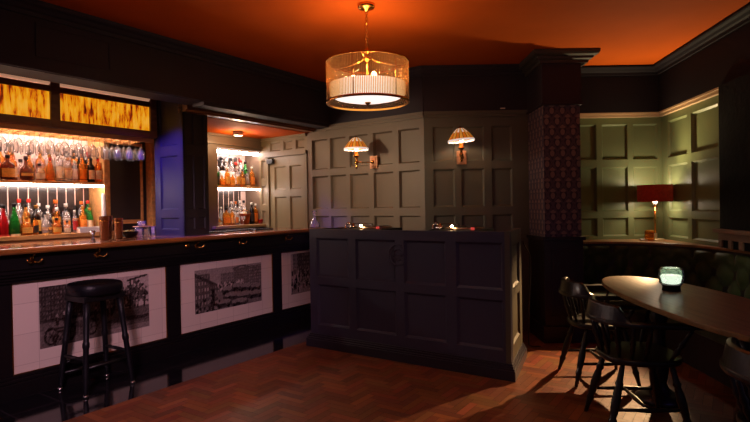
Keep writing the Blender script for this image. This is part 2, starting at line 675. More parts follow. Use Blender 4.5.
# wall behind the bottles
mb = MB().box(-.6, 5.1, 5.5, 5.6, 0, 2.5)
struct(mb.build('wall_bar', M_backwall, rotz=BA), 'pale back wall lit behind the bottle shelves', 'wall')
mb = MB().box(3.42, 4.24, 5.16, 5.5, 0, 2.225)
mb.box(4.24, 5.0, 5.16, 5.5, 2.06, 2.225).box(3.42, 5.0, 5.13, 5.17, 2.10, 2.12).box(3.42, 5.0, 5.13, 5.17, 2.20, 2.225)
mb.box(4.985, 5.03, 5.14, 5.5, 0, 2.06)
struct(mb.build('wall_recess', mat('grey brown recess paint', lin(108, 92, 78), .45), rotz=BA), 'grey brown wall framing the recessed shelves of the alcove', 'wall')

# angled wall A
AA = -math.atan2(.6, .8)
A0 = Vector((.52, 5.5, 0))


def wa(t, off=0., z=0.):
    """point on the angled wall, t metres from its corner, off metres out into the room"""
    return Vector((A0.x - .8 * t - .6 * off, A0.y + .6 * t - .8 * off, z))


ROWS = [(.12, .52), (.60, 1.14 - .0), (1.295, 1.69), (1.77, 2.13)]
ROWS = [(.14, .66), (.74, 1.21), (1.295, 1.69), (1.77, 2.13)]
cols = [(-1.595, -1.34), (-1.30, -1.06), (-1.0, -.735), (-.66, -.40), (-.32, -.06)]
mb = MB()
panelled(mb, -1.675, 0, 0, 2.30, cols, ROWS, .032, .04, .014)
mb.box(-1.0, .02, .0, .06, 2.28, CZ).box(-1.675, -1.0, .0, .06, 2.28, CZ)
mb.box(-1.36, .01, -.035, .01, 2.25, 2.285).box(-1.36, .01, -.02, .01, 2.225, 2.252)
o = mb.build('wall_angled', M_wallA, loc=A0, rotz=AA)
struct(o, 'angled taupe panelled wall with the swing arm lamp', 'wall')
mb = MB().box(-1.36, .0, -.012, .0, 2.285, CZ)
cornice(mb, -1.36, .03, CZ, -.012, .09, .09)
struct(mb.build('trim_2', M_frieze, loc=A0, rotz=AA), 'dark frieze and cornice above the angled panelled wall', 'cornice')

mb = MB()
panelled(mb, -2.56, -1.675, 2.02, 2.315, [(-2.34, -2.15), (-2.09, -1.93), (-1.87, -1.72)], [(2.05, 2.165)])
panelled(mb, -2.56, -2.40, 0, 2.02, [(-2.52, -2.44)], [(.2, .9), (1.0, 1.28), (1.36, 1.62), (1.70, 1.94)])
mb.box(-1.715, -1.675, -.012, .04, 0, 1.99).box(-2.41, -2.37, -.012, .04, 0, 1.99).box(-2.45, -1.675, -.03, .04, 1.975, 2.02)
mb.box(-2.56, -1.675, -.03, 0, 2.195, 2.225)
struct(mb.build('wall_door_side', mat('olive drab panel paint', lin(120, 108, 84), .45), loc=A0, rotz=AA), 'olive brown panelled wall around the staff door', 'wall')
d = empty('door_1', 'olive brown six panel staff door behind the bar', 'door', A0, AA, kind='structure')
mb = MB()
panelled(mb, -2.37, -1.715, .01, 1.975, [(-2.28, -2.07), (-2.0, -1.80)], [(.15, .72), (.82, 1.46), (1.55, 1.85)], .02, .02)
ob = mb.build('door_leaf', mat('olive door paint', lin(126, 116, 88), .4), d)
ob.location = (0, .012, 0)
MB().lathe([(.012, 0), (.012, .03), (.026, .035), (.03, .05), (.02, .062), (.0, .064)], (0, 0, 0), 14, M=Matrix.Rotation(PI / 2, 4, 'X')).build('door_knob', M_brass, d, loc=(-2.31, .012, 1.0))
MB().box(-.05, .05, -.05, 0, -.03, .03).build('door_closer', M_black, d, loc=(-2.32, .012, 1.92))

# wall B
mb = MB()
panelled(mb, 0, 1.10, 0, 2.30, [(.09, .315), (.38, .62), (.70, .91)], ROWS)
mb.box(0, 1.10, -.035, .01, 2.25, 2.285).box(0, 1.10, -.02, .01, 2.225, 2.252).box(0, 1.10, 0, .06, 2.28, CZ)
struct(mb.build('wall_back', M_wallB, loc=(.52, 5.5, 0)), 'taupe panelled wall facing the booth with the fixed lamp', 'wall')
mb = MB().box(0, 1.10, -.012, 0, 2.285, CZ)
cornice(mb, -.03, 1.10, CZ, -.012, .09, .09)
struct(mb.build('trim_3', M_frieze, loc=(.52, 5.5, 0)), 'dark frieze and cornice above the panelled wall facing the booth', 'cornice')
tag(MB().box(-.025, .025, -.02, 0, -.006, .006).build('alarm_sensor', M_white, loc=(1.335, 5.486, 2.305), bevel=.003), 'tiny white sensor strip on the dark frieze beside the pillar', 'sensor')

# wallpapered pillar
col = empty('trim_pillar', 'square pillar with pineapple wallpaper and a crown cornice', 'pillar', (1.60, 5.0, 0), 0, kind='structure')
bm = bmesh.new()
uvl = bm.loops.layers.uv.new('UVMap')
pts = [(0, .52), (0, 0), (.345, 0), (.345, .66)]
dist = 0.
for k in range(3):
    p, q = pts[k], pts[k + 1]
    L_ = math.dist(p, q)
    f = bm.faces.new([bm.verts.new((p[0], p[1], 1.0)), bm.verts.new((q[0], q[1], 1.0)), bm.verts.new((q[0], q[1], 2.24)), bm.verts.new((p[0], p[1], 2.24))])
    off = 0 if k != 1 else 0
    for lp, (a, b) in zip(f.loops, ((0, 0), (L_, 0), (L_, 1.24), (0, 1.24))):
        lp[uvl].uv = (dist + a, b)
    dist += L_
me = bpy.data.meshes.new('wallpaper')
bm.to_mesh(me)
bm.free()
me.materials.append(M_paper)
o = bpy.data.objects.new('wallpaper', me)
COL.objects.link(o)
o.parent = col
MB().box(.003, .342, .003, .66, .0, 2.5).build('core', M_dark, col)
mb = MB()
mb.box(-.012, .357, -.012, .66, 0, .97).box(-.03, .375, -.03, .66, .965, 1.0).box(-.03, .375, -.03, .66, 0, .16)
for a, b in ((.05, .30),):
    mb.box(a, b, -.016, -.01, .25, .27).box(a, b, -.016, -.01, .86, .88).box(a, a + .02, -.016, -.01, .25, .88).box(b - .02, b, -.016, -.01, .25, .88)
mb.build('dado', M_dark, col, bevel=.004)
mb = MB().box(-.012, .357, -.012, .66, 2.24, CZ - .001).box(-.025, .37, -.025, .66, 2.24, 2.262)
mb.build('capital', M_frieze, col, bevel=.004)
mb = MB()
pr = [(.0, -.11), (.018, -.11), (.022, -.085), (.05, -.075), (.055, -.055), (.09, -.045), (.10, -.025), (.10, -.002), (0, -.002)]
mb.sweep([(-.012, .60), (-.012, -.012), (.40, -.012), (.40, .64)], lambda i: [(-a, CZ + b) for a, b in pr])
mb.build('crown_cornice', mat('grey cornice paint', lin(74, 70, 64), .4), col)

# green alcove
GR = [(.12, .84), (.955, 1.15), (1.22, 1.69), (1.77, 2.145)]
mb = MB()
panelled(mb, 0, 1.16, 0, 2.24, [(.06, .43), (.49, .76), (.82, 1.08)], GR, .028)
struct(mb.build('wall_alcove', M_green, loc=(1.94, 5.65, 0)), 'sage green panelled wall behind the table lamp', 'wall')
mb = MB().box(0, 1.13, -.035, .01, 2.215, 2.262).box(0, 1.13, -.05, .01, 2.245, 2.262)
struct(mb.build('trim_4', M_cream, loc=(1.94, 5.65, 0)), 'cream picture rail above the sage green panels behind the lamp', 'trim')
mb = MB().box(0, 1.16, -.05, .04, 2.262, CZ)
cornice(mb, 0, 1.13, CZ, -.05, .09, .09)
struct(mb.build('trim_5', M_frieze_dark, loc=(1.94, 5.65, 0)), 'dark frieze and cornice over the green alcove', 'cornice')
RA = math.atan2(-.9936, -.1126)
R0 = Vector((3.07, 5.7, 0))
mb = MB()
panelled(mb, .04, 1.36, 0, 2.24, [(.2, .62), (.70, 1.18)], GR, .028)
struct(mb.build('wall_right', M_green, loc=R0, rotz=RA), 'sage green panelled side wall of the alcove', 'wall')
mb = MB().box(.0, 1.335, -.035, .01, 2.215, 2.262).box(0, 1.335, -.05, .01, 2.245, 2.262)
struct(mb.build('trim_6', M_cream, loc=R0, rotz=RA), 'cream picture rail above the green side wall', 'trim')
mb = MB().box(.0, 3.6, -.05, .05, 2.262, CZ)
cornice(mb, 0, 3.6, CZ, -.05, .09, .09)
struct(mb.build('trim_7', M_frieze_dark, loc=R0, rotz=RA), 'dark frieze and cornice along the alcove side wall', 'cornice')
mb = MB().box(1.335, 3.6, -.07, .05, .93, 2.262).box(1.335, 3.6, .0, .05, 0, .93)
struct(mb.build('wall_window_side', M_navy, loc=R0, rotz=RA), 'dark navy wall beside the green alcove', 'wall')
mb = MB().box(1.335, 3.6, -.13, -.06, 1.055, 1.085).box(1.335, 3.6, -.085, -.06, .995, 1.055)
for x in (1.335, 1.48, 1.63, 1.81, 1.99, 2.4, 2.8, 3.2):
    mb.box(x, x + .05, -.085, -.06, .93, .995)
struct(mb.build('trim_8', mat('grey beige rail paint', lin(120, 98, 84), .45), loc=R0, rotz=RA, bevel=.003), 'grey beige rail on short posts above the tufted bench', 'trim')

# ---------------------------------------------------------------- bar counter
bar = empty('bar_counter', 'long black bar counter with polished wood top and tiled picture front', 'bar counter', bp(0, 0), BA)
mb = MB()
SE = 4.90
mb.box(-.3, 4.90, 4.075, 4.76, 1.032, 1.07)
mb.build('counter_top', M_bartop, bar, bevel=.006)
mb = MB()
pr = [(4.08, 1.03), (4.06, 1.03), (4.048, 1.04), (4.046, 1.055), (4.054, 1.068), (4.08, 1.0705)]
mb.rings([[(x, a, b) for a, b in pr] for x in (-.3, SE)], True, smooth=False)
mb.build('counter_nosing', M_nosing, bar)
mb = MB()
mb.box(-.3, SE, 4.13, 4.4, .915, 1.033).box(-.3, SE, 4.115, 4.14, 1.005, 1.033)
mb.box(-.3, SE, 4.145, 4.3, .885, .915).box(-.3, SE, 4.165, 4.3, .862, .886).box(-.3, SE, 4.19, 4.3, .838, .863).box(-.3, SE, 4.21, 4.3, .816, .84)
mb.build('fascia', M_bar, bar, bevel=.004)
mb = MB().box(-.3, SE, 4.275, 4.70, .0, 1.033)
mb.build('carcass', M_bar, bar)
mb = MB().box(-.3, SE, 4.20, 4.28, 0, .11).box(-.3, SE, 4.215, 4.28, .11, .135).box(-.3, SE, 4.23, 4.28, .135, .158)
mb.build('plinth', M_bar, bar, bevel=.004)
PAN = [(.30, 1.51), (1.648, 2.888), (3.022, 4.214), (4.345, SE)]
for a, b in ((-.3, .30), (1.51, 1.648), (2.888, 3.022), (4.214, 4.345)):
    MB().box(a, b, 4.232, 4.28, .158, .82).build('stile', M_bar, bar, bevel=.004)


def artwork(kind, w, h, nx, nz):
    """an old street photograph as tones 0..1, rows from the bottom up"""
    r = np.random.default_rng(kind + 3)
    A = np.full((nz, nx), .80)
    X, Z = np.meshgrid(np.linspace(0, 1, nx), np.linspace(0, 1, nz))

    def rect(x0, x1, z0, z1, v):
        A[(X >= x0) & (X <= x1) & (Z >= z0) & (Z <= z1)] = v

    def ell(x, z, a, b, v, ring=None):
        d = np.sqrt(((X - x) / a) ** 2 + ((Z - z) / b) ** 2)
        A[(d < 1) if ring is None else ((d < 1) & (d > ring))] = v

    def line(x0, z0, x1, z1, v, t=.012):
        for k in np.linspace(0, 1, 60):
            ell(x0 + (x1 - x0) * k, z0 + (z1 - z0) * k, t, t * w / h, v)

    def facade(x0, x1, z0, z1, v, nwx, nwz, wv):
        rect(x0, x1, z0, z1, v)
        dx, dz = (x1 - x0) / nwx, (z1 - z0) / nwz
        for i in range(nwx):
            for j in range(nwz):
                rect(x0 + dx * (i + .3), x0 + dx * (i + .68), z0 + dz * (j + .25), z0 + dz * (j + .75), wv * r.uniform(.7, 1.3))
    if kind == 0:
        A[:] = .74
        rect(0, 1, 0, .42, .34)
        facade(0, .26, .44, 1.0, .17, 11, 7, .30)
        facade(.26, .40, .42, .82, .28, 7, 6, .42)
        facade(.40, .52, .42, .70, .36, 4, 3, .2)
        rect(.0, .52, .40, .45, .14)
        for x, z, b in ((.62, .5, .09), (.70, .58, .12), (.78, .66, .16), (.86, .74, .16), (.93, .62, .15), (.66, .46, .08), (.82, .52, .12)):
            for q in range(60):
                ell(x + r.normal(0, .03), z + r.normal(0, b * .5), .012, .03, r.uniform(.12, .42))
        for x in (.64, .72, .80, .88, .95):
            line(x, .40, x + .01, .62 + .25 * (x - .6), .12, .006)
        line(.78, .92, .98, .99, .15, .01)
        for x, z in ((.09, .17), (.24, .19), (.43, .21), (.16, .10)):
            ell(x, z, .058, .15, .10, .72)
            ell(x, z, .012, .03, .1)
            for k in range(6):
                line(x, z, x + .05 * math.cos(k), z + .13 * math.sin(k), .12, .004)
        rect(.06, .27, .26, .31, .12)
        rect(.36, .50, .28, .33, .13)
        line(.27, .29, .36, .24, .12)
        for x, z in ((.14, .4), (.20, .42), (.41, .42), (.47, .41), (.58, .40), (.62, .40)):
            ell(x, z, .016, .075, .1)
            ell(x, z + .1, .009, .025, .55)
        ell(.32, .30, .045, .06, .2)
        for x in (.29, .31, .34, .355):
            line(x, .28, x, .12, .14, .005)
        for k in range(8):
            line(.5, .1 + .02 * k, 1, .02 + .05 * k, .30 + .03 * (k % 3), .008)
        rect(.55, 1, .0, .10, .5)
        ell(.80, .22, .25, .04, .16)
    elif kind == 1:
        A[:] = .58
        facade(0, .20, .0, .90, .30, 5, 6, .52)
        line(0, .9, .33, .55, .2, .02)
        facade(.2, .34, .0, .62, .25, 4, 5, .5)
        rect(.22, .27, 0, .5, .1)
        facade(.36, .55, .5, .86, .44, 6, 4, .22)
        facade(.55, .80, .52, .93, .38, 11, 6, .26)
        line(.55, .93, .68, .99, .3)
        line(.68, .99, .80, .93, .3)
        facade(.80, 1, .30, .96, .34, 8, 9, .52)
        rect(.3, 1, .0, .44, .42)
        for q in range(90):
            ell(r.uniform(.32, .72), r.uniform(.48, .62), .011, .028, r.choice([.08, .16, .6, .75]))
        for x, z, a in ((.46, .42, .09), (.60, .46, .08), (.74, .42, .10), (.90, .38, .09), (.52, .26, .13), (.72, .22, .15), (.90, .2, .12), (.40, .12, .12), (.64, .07, .14)):
            ell(x, z, a, .10, .20)
            ell(x, z + .05, a * .85, .06, .48)
            ell(x - a * .2, z - .02, a * .5, .03, .12)
            ell(x - a * .6, z - .07, .02, .035, .06)
            ell(x + a * .6, z - .07, .02, .035, .06)
        for q in range(40):
            ell(r.uniform(.0, .34), r.uniform(.0, .3), .012, .04, r.choice([.1, .15, .45]))
    else:
        A[:] = .72
        facade(.1, .34, .5, 1.0, .5, 4, 5, .3)
        facade(.34, 1, .4, 1.0, .26, 7, 6, .42)
        rect(0, 1, 0, .36, .5)
        for q in range(110):
            x, z = r.uniform(.0, .95), r.uniform(.08, .55)
            v = r.choice([.05, .09, .14, .5, .7])
            ell(x, z, .022, .07, v)
            ell(x, z + .085, .012, .024, .62)
    A += r.normal(0, .05, A.shape)
    A = .05 + A * .95
    A[X < .012] += .05
    return np.clip(A, .03, .95)


def picture(parent, kind, x0, x1, z0, z1, y):
    nx, nz = int((x1 - x0) * 130), int((z1 - z0) * 130)
    A = artwork(kind, x1 - x0, z1 - z0, nx, nz)
    xs, zs = np.linspace(x0, x1, nx), np.linspace(z0, z1, nz)
    vx = [(float(x), y, float(z)) for z in zs for x in xs]
    fc = [(j * nx + i, j * nx + i + 1, (j + 1) * nx + i + 1, (j + 1) * nx + i) for j in range(nz - 1) for i in range(nx - 1)]
    me = bpy.data.meshes.new('street_photograph')
    me.from_pydata(vx, [], fc)
    at = me.color_attributes.new('tone', 'FLOAT_COLOR', 'POINT')
    g = (A.ravel() ** 2.0)
    c = np.stack([g * .80 + .004, g * .64, g * .58, np.ones_like(g)], 1).astype(np.float32)
    at.data.foreach_set('color', c.ravel())
    me.materials.append(MATS.get('printed photograph on tile') or attr_mat('printed photograph on tile', .25))
    o = bpy.data.objects.new('street_photograph', me)
    COL.objects.link(o)
    o.parent = parent
    return o


for k, (a, b) in enumerate(PAN):
    t = MB().box(a, b, 4.245, 4.28, .155, .82).build('tile_panel', M_tile, bar)
    mbf = MB().box(a, a + .008, 4.236, 4.25, .158, .816).box(b - .008, b, 4.236, 4.25, .158, .816).box(a, b, 4.236, 4.25, .808, .816).box(a, b, 4.236, 4.25, .158, .166)
    mbf.build('brass_edge', M_brass, t)
    if k:
        x0, x1, z0, z1 = ((1.832, 2.715, .305, .762), (3.192, 4.048, .318, .733), (4.51, 4.86, .31, .78))[k - 1]
        picture(t, k - 1, x0, x1, z0, z1, 4.2435)


def bag_hook(s):
    mb = MB().box(s - .012, s + .012, 4.122, 4.131, .955, 1.02)
    for d in (-1, 1):
        mb.tube([(s, 4.122, .985), (s + d * .012, 4.10, .965), (s + d * .03, 4.085, .962), (s + d * .045, 4.078, .975), (s + d * .05, 4.078, .99)], [.007, .007, .006, .006, .008], 8)
    mb.tube([(s, 4.125, 1.0), (s, 4.10, 1.005), (s, 4.085, 1.022)], [.006, .006, .009], 8)
    mb.build('bag_hook', M_brass, bar)


for s in (.55, 1.0, 1.74, 2.21, 3.13, 3.65, 4.31, 4.72):
    bag_hook(s)
MB().lathe([(.026, 0), (.026, .006), (.012, .012), (.0, .013)], (0, 0, 0), 14, M=Matrix.Rotation(PI / 2, 4, 'X')).build('brass_boss', M_brass, bar, loc=(3.035, 4.131, .985))

# ---------------------------------------------------------------- purple lit pillar on the bar
t = empty('bar_pillar', 'panelled pillar standing on the bar top, its end face lit blue purple', 'pillar', bp(3.10, 4.25, 1.07), BA)
mb = MB()
mb.box(.022, .28, .022, .45, 0, 1.42)
mb.build('core', M_dark, t)
CR = [(.06, .17), (.25, .76), (.86, 1.38)]
mb = MB()
panelled(mb, 0, .28, 0, 1.42, [(.04, .12), (.16, .24)], CR, .014, .008, .008)
mb.build('front_panelling', M_dark, t, loc=(0, 0, 0))
mb = MB()
panelled(mb, 0, .45, 0, 1.42, [(.09, .36)], CR, .014, .008, .01)
ob = mb.build('end_panelling', mat('blue lit panel paint', lin(37, 33, 54), .5, spec=.3), t, loc=(0, .45, 0), rotz=-PI / 2)  # blue of the spotlight mixed into the end face paint

# ---------------------------------------------------------------- canopy with stained glass
cn = empty('glass_canopy', 'hanging canopy with two backlit amber stained glass panels over the bar', 'canopy', bp(0, 0), BA)
mb = MB()
mb.box(.9, 3.10, 4.65, 4.70, 2.31, 2.36).box(.9, 3.10, 4.65, 4.70, 2.015, 2.08)
for a, b in ((.9, .98), (2.13, 2.205), (3.03, 3.10)):
    mb.box(a, b, 4.645, 4.71, 2.015, 2.45)
mb.box(.9, 3.10, 4.63, 4.72, 2.44, 2.50)
mb.box(3.06, 3.10, 4.70, 5.05, 2.015, 2.5).box(.9, 3.10, 5.02, 5.05, 2.015, 2.5)
mb.build('frame', M_brownwood, cn, bevel=.004)
for a, b in ((.98, 2.13), (2.205, 3.03)):
    ob = MB().box(-(b - a) / 2, (b - a) / 2, 0, .008, 0, .23).build('stained_glass', M_stained, cn, loc=((a + b) / 2, 4.668, 2.08))
mb = MB()
for a, b in ((.95, 2.14), (2.19, 3.05)):
    mb.rings([[(x, 4.675 + .03 * math.cos(q), 2.40 + .035 * math.sin(q)) for q in [PI * 2 * k / 14 for k in range(14)]] for x in (a, b)])
mb.build('cove_glow', mat('glowing cream cove', lin(220, 180, 150), .4, emit=lin(200, 150, 120), estr=.55), cn)  # rounded strip made to glow in place of the lit cove
mb = MB()
for k in range(23):
    x = .95 + k * .095
    mb.box(x, x + .018, 4.70, 5.02, 1.99, 2.005)
mb.box(.9, 3.08, 4.70, 4.72, 1.975, 2.02).box(.9, 3.08, 5.0, 5.02, 1.975, 2.02).box(.9, 3.08, 4.85, 4.87, 2.005, 2.02)
mb.build('rack_rails', M_goldwood, cn)
MB().box(1.0, 2.75, 4.74, 4.95, 2.43, 2.44).build('inner_light', mat('canopy inner lamp', (1, 1, 1, 1), .5, emit=(1, .78, .64, 1), estr=32), cn)

# ---------------------------------------------------------------- back bar shelving
bb = empty('back_bar', 'back bar of bottle shelves with LED strips behind the counter', 'shelving', bp(0, 0), BA)
MB().box(.4, 3.42, 5.2, 5.5, 1.07, 1.11).box(.4, 3.42, 5.24, 5.5, 0, 1.07).build('back_counter', M_goldwood, bb, bevel=.003)
MB().box(.4, 2.87, 5.2, 5.5, 1.575, 1.60).build('shelf', M_goldwood, bb, bevel=.002)
MB().box(.4, 2.87, 5.2, 5.5, 2.13, 2.155).build('shelf', M_goldwood, bb, bevel=.002)
MB().box(.4, 2.86, 5.205, 5.235, 1.553, 1.575).build('led_strip', M_led, bb)
MB().box(.4, 2.86, 5.22, 5.26, 2.10, 2.13).build('led_strip', M_led, bb)
MB().box(.4, 2.86, 5.48, 5.498, 1.11, 1.553).build('splashback', M_splash, bb)
MB().box(2.865, 2.90, 5.19, 5.5, 1.11, 2.3).build('upright', M_goldwood, bb, bevel=.003)
MB().box(3.385, 3.42, 5.19, 5.5, 1.11, 2.3).build('upright', M_goldwood, bb, bevel=.003)
MB().box(2.90, 3.385, 5.30, 5.5, 1.11, 2.3).build('end_panel', M_dark, bb)
cb = empty('chalkboard', 'blank black board in a honey wood frame beside the bottle shelves', 'board', bp(0, 0), BA)
MB().box(2.965, 3.30, 5.275, 5.29, 1.22, 2.0).build('board', M_chalk, cb)
MB().box(2.93, 2.965, 5.265, 5.298, 1.18, 2.0).box(3.30, 3.33, 5.265, 5.298, 1.18, 2.0).box(2.93, 3.33, 5.265, 5.298, 1.18, 1.22).box(2.93, 3.33, 5.265, 5.298, 2.0, 2.03).build('frame', M_goldwood, cb, bevel=.003)

al = empty('alcove_shelving', 'recessed bottle shelves with LED strips in the staff alcove', 'shelving', bp(0, 0), BA)
MB().box(4.15, 4.985, 5.10, 5.5, 1.075, 1.11).build('counter', M_paleledge, al, bevel=.003)
MB().box(4.15, 4.985, 5.16, 5.5, 0, 1.075).build('cupboard', M_dark, al)
MB().box(4.24, 4.985, 5.2, 5.5, 1.575, 1.60).build('shelf', M_goldwood, al, bevel=.002)
MB().box(4.25, 4.98, 5.205, 5.235, 1.553, 1.575).build('led_strip', M_led, al)
MB().box(4.25, 4.98, 5.22, 5.27, 2.015, 2.045).build('led_strip', M_led, al)
MB().box(4.24, 4.985, 5.2, 5.5, 2.045, 2.065).build('shelf', M_goldwood, al)
MB().box(4.25, 4.88, 5.48, 5.498, 1.11, 1.553).box(4.25, 4.88, 5.48, 5.498, 1.6, 2.0).build('splashback', M_splash, al)

# ---------------------------------------------------------------- bottles
PROF = {
    'round': [(.0, 0), (.036, 0), (.039, .006), (.039, .17), (.034, .195), (.016, .215), (.0135, .225), (.0135, .265)],
    'tall': [(.0, 0), (.033, 0), (.036, .006), (.036, .20), (.030, .225), (.015, .245), (.013, .26), (.013, .295)],
    'squat': [(.0, 0), (.050, 0), (.054, .008), (.054, .10), (.046, .125), (.02, .14), (.015, .15), (.015, .18)],
    'ball': [(.0, 0), (.034, 0), (.046, .02), (.053, .055), (.048, .095), (.028, .125), (.016, .14), (.014, .15), (.014, .20)],
    'slope': [(.0, 0), (.040, 0), (.043, .006), (.042, .10), (.032, .16), (.020, .20), (.014, .22), (.0135, .27)],
    'flask': [(.0, 0), (.055, 0), (.060, .008), (.060, .13), (.052, .155), (.02, .175), (.015, .185), (.015, .215)],
}
SQUARE = {'flask'}
_bc = {}


def bottle_proto(shape, glass, cap, lab):
    key = (shape, glass.name, cap.name, lab.name if lab else '')
    if key in _bc:
        return _bc[key]
    pr = PROF[shape]
    sy = .55 if shape in SQUARE else 1.
    S = Matrix.Diagonal((1, sy, 1, 1))
    a = MB().lathe(pr, seg=16, M=S)
    bmesh.ops.recalc_face_normals(a.bm, faces=a.bm.faces)
    me = [None, None, None]
    me[0] = bpy.data.meshes.new('bottle_glass')
    a.bm.to_mesh(me[0])
    me[0].materials.append(glass)
    h = pr[-1][1]
    r = pr[-1][0]
    c = MB().lathe([(.0, h - .012), (r + .004, h - .012), (r + .004, h + .016), (r + .002, h + .02), (0, h + .021)], seg=12)
    bmesh.ops.recalc_face_normals(c.bm, faces=c.bm.faces)
    me[1] = bpy.data.meshes.new('bottle_cap')
    c.bm.to_mesh(me[1])
    me[1].materials.append(cap)
    if lab:
        body = [p for p in pr if p[0] == max(q[0] for q in pr)]
        z0, z1 = min(p[1] for p in body), max(p[1] for p in body)
        if z1 - z0 < .03:
            z0, z1 = z0 - .022, z0 + .02
        rm = body[0][0] + .0012
        za, zb = z0 + (z1 - z0) * .18, z0 + (z1 - z0) * .82
        ring = lambda z: [(rm * math.cos(q), rm * sy * math.sin(q), z) for q in [PI * (1.15 + .7 * k / 10) for k in range(11)]]
        m = MB()
        A = [m.bm.verts.new(p) for p in ring(za)]
        B = [m.bm.verts.new(p) for p in ring(zb)]
        for k in range(10):
            m._face([A[k], A[k + 1], B[k + 1], B[k]], True)
        me[2] = bpy.data.meshes.new('bottle_label')
        m.bm.to_mesh(me[2])
        me[2].materials.append(lab)
    _bc[key] = me
    return me


def bottle(s, p, z, shape, glass, cap, lab, scale, label, group):
    me = bottle_proto(shape, glass, cap, lab)
    t = empty('bottle', label, 'bottle', bp(s, p, z), BA, group)
    t.scale = (scale, scale, scale)
    for n, m in zip(('bottle_glass', 'bottle_cap', 'bottle_label'), me):
        if m:
            o = bpy.data.objects.new(n, m)
            COL.objects.link(o)
            o.parent = t
    return t


ORD = 'first second third fourth fifth sixth seventh eighth ninth tenth eleventh twelfth thirteenth fourteenth fifteenth sixteenth'.split()
GN = {M_amber: 'amber', M_brown: 'brown', M_clear: 'clear', M_greeng: 'green', M_redg: 'red', M_darkg: 'dark'}
SN = {'round': 'round', 'tall': 'tall', 'squat': 'squat', 'ball': 'globe shaped', 'slope': 'sloped', 'flask': 'flat'}


def row(items, p, z, where, group, end='the board'):
    n = len(items)
    for i, (s, shape, glass, cap, lab, sc) in enumerate(items):
        k = n - 1 - i
        lb = f'{SN[shape]} {GN[glass]} bottle, {ORD[k]} from {end} in the {where}'
        bottle(s, p, z, shape, glass, cap, lab, sc, lb, group)


am, br_, cl, gn, rd, dk = M_amber, M_brown, M_clear, M_greeng, M_redg, M_darkg
U1 = [(1.82, 'round', am, M_cap_b, M_lab_k, 1), (1.925, 'flask', br_, M_cap_b, M_lab_k, .9), (2.04, 'flask', br_, M_cap_b, M_lab_g, .95), (2.185, 'ball', br_, M_cap_b, M_lab_g, 1.0), (2.295, 'squat', cl, M_cap_b, M_lab_c, .8), (2.39, 'slope', am, M_cap_r, M_lab_o, .75), (2.465, 'tall', cl, M_cap_w, None, .85),
      (2.545, 'round', cl, M_cork, M_lab_c, .8), (2.612, 'slope', cl, M_cap_w, None, .7), (2.682, 'slope', am, M_cap_o, M_lab_o, .95), (2.765, 'round', dk, M_cap_b, M_lab_c, .85), (2.835, 'round', am, M_cap_r, M_lab_c, .85)]
U2 = [(1.85, 'tall', am, M_cap_b, M_lab_o, 1), (1.95, 'tall', cl, M_cap_b, M_lab_o, .95), (2.05, 'round', am, M_cap_b, M_lab_g, .98), (2.13, 'tall', am, M_cap_b, M_lab_c, 1), (2.215, 'ball', cl, M_cap_b, M_lab_g, .85), (2.295, 'tall', cl, M_cap_b, M_lab_k, .85), (2.385, 'round', am, M_cap_g, M_lab_o, .97),
      (2.46, 'tall', cl, M_cork, None, .92), (2.545, 'tall', cl, M_cap_g, M_lab_w, .96), (2.62, 'tall', cl, M_cap_b, M_lab_g, .9), (2.695, 'tall', am, M_cap_b, M_lab_k, .95), (2.765, 'tall', dk, M_cap_b, M_lab_k, .98), (2.832, 'tall', dk, M_cap_r, M_lab_o, .92)]
L1 = [(1.82, 'round', cl, M_cap_b, M_lab_w, .9), (1.91, 'slope', am, M_cap_b, M_lab_k, .9), (2.0, 'slope', rd, M_cap_b, M_lab_r, .95), (2.085, 'slope', gn, M_cap_b, M_lab_c, 1), (2.18, 'squat', am, M_cap_g, M_lab_g, .85), (2.255, 'round', am, M_cap_b, M_lab_k, .62), (2.335, 'slope', cl, M_cap_b, M_lab_g, .72), (2.435, 'squat', am, M_cap_b, M_lab_g, .75), (2.53, 'squat', cl, M_cap_b, M_lab_c, .6)]
L2 = [(1.86, 'tall', cl, M_cap_b, M_lab_k, 1), (1.95, 'tall', dk, M_cap_b, M_lab_g, .95), (2.045, 'round', cl, M_cap_b, M_lab_k, 1), (2.195, 'tall', cl, M_cap_r, M_lab_w, 1.05), (2.275, 'tall', cl, M_cap_r, M_lab_k, 1.05), (2.36, 'tall', cl, M_cap_w, M_lab_w, .92), (2.44, 'round', cl, M_cap_w, M_lab_k, .95), (2.51, 'round', br_, M_cap_o, M_lab_g, 1.13),
      (2.605, 'round', cl, M_cap_w, M_lab_c, 1.0), (2.69, 'tall', dk, M_cap_b, M_lab_o, .85), (2.755, 'tall', cl, M_cap_o, M_lab_g, .98), (2.82, 'tall', gn, M_cap_r, M_lab_o, 1.0)]
G = 'bottles on the back bar'
U2 = [(a, b, c, d, e, f * 1.1) for a, b, c, d, e, f in U2]
U3 = [(1.89, 'round', am, M_cap_g, M_lab_g, 1), (1.99, 'tall', cl, M_cap_b, M_lab_o, .9), (2.115, 'round', am, M_cap_g, M_lab_c, .9), (2.25, 'slope', am, M_cap_b, M_lab_k, .92), (2.345, 'round', cl, M_cap_g, M_lab_g, .85), (2.43, 'slope', am, M_cap_g, M_lab_c, .9), (2.51, 'tall', cl, M_cap_w, M_lab_c, .9), (2.585, 'round', cl, M_cap_w, M_lab_g, .98), (2.65, 'tall', cl, M_cap_b, M_lab_w, .82), (2.73, 'round', am, M_cap_b, M_lab_g, .95), (2.80, 'slope', am, M_cap_r, M_lab_g, 1.0)]
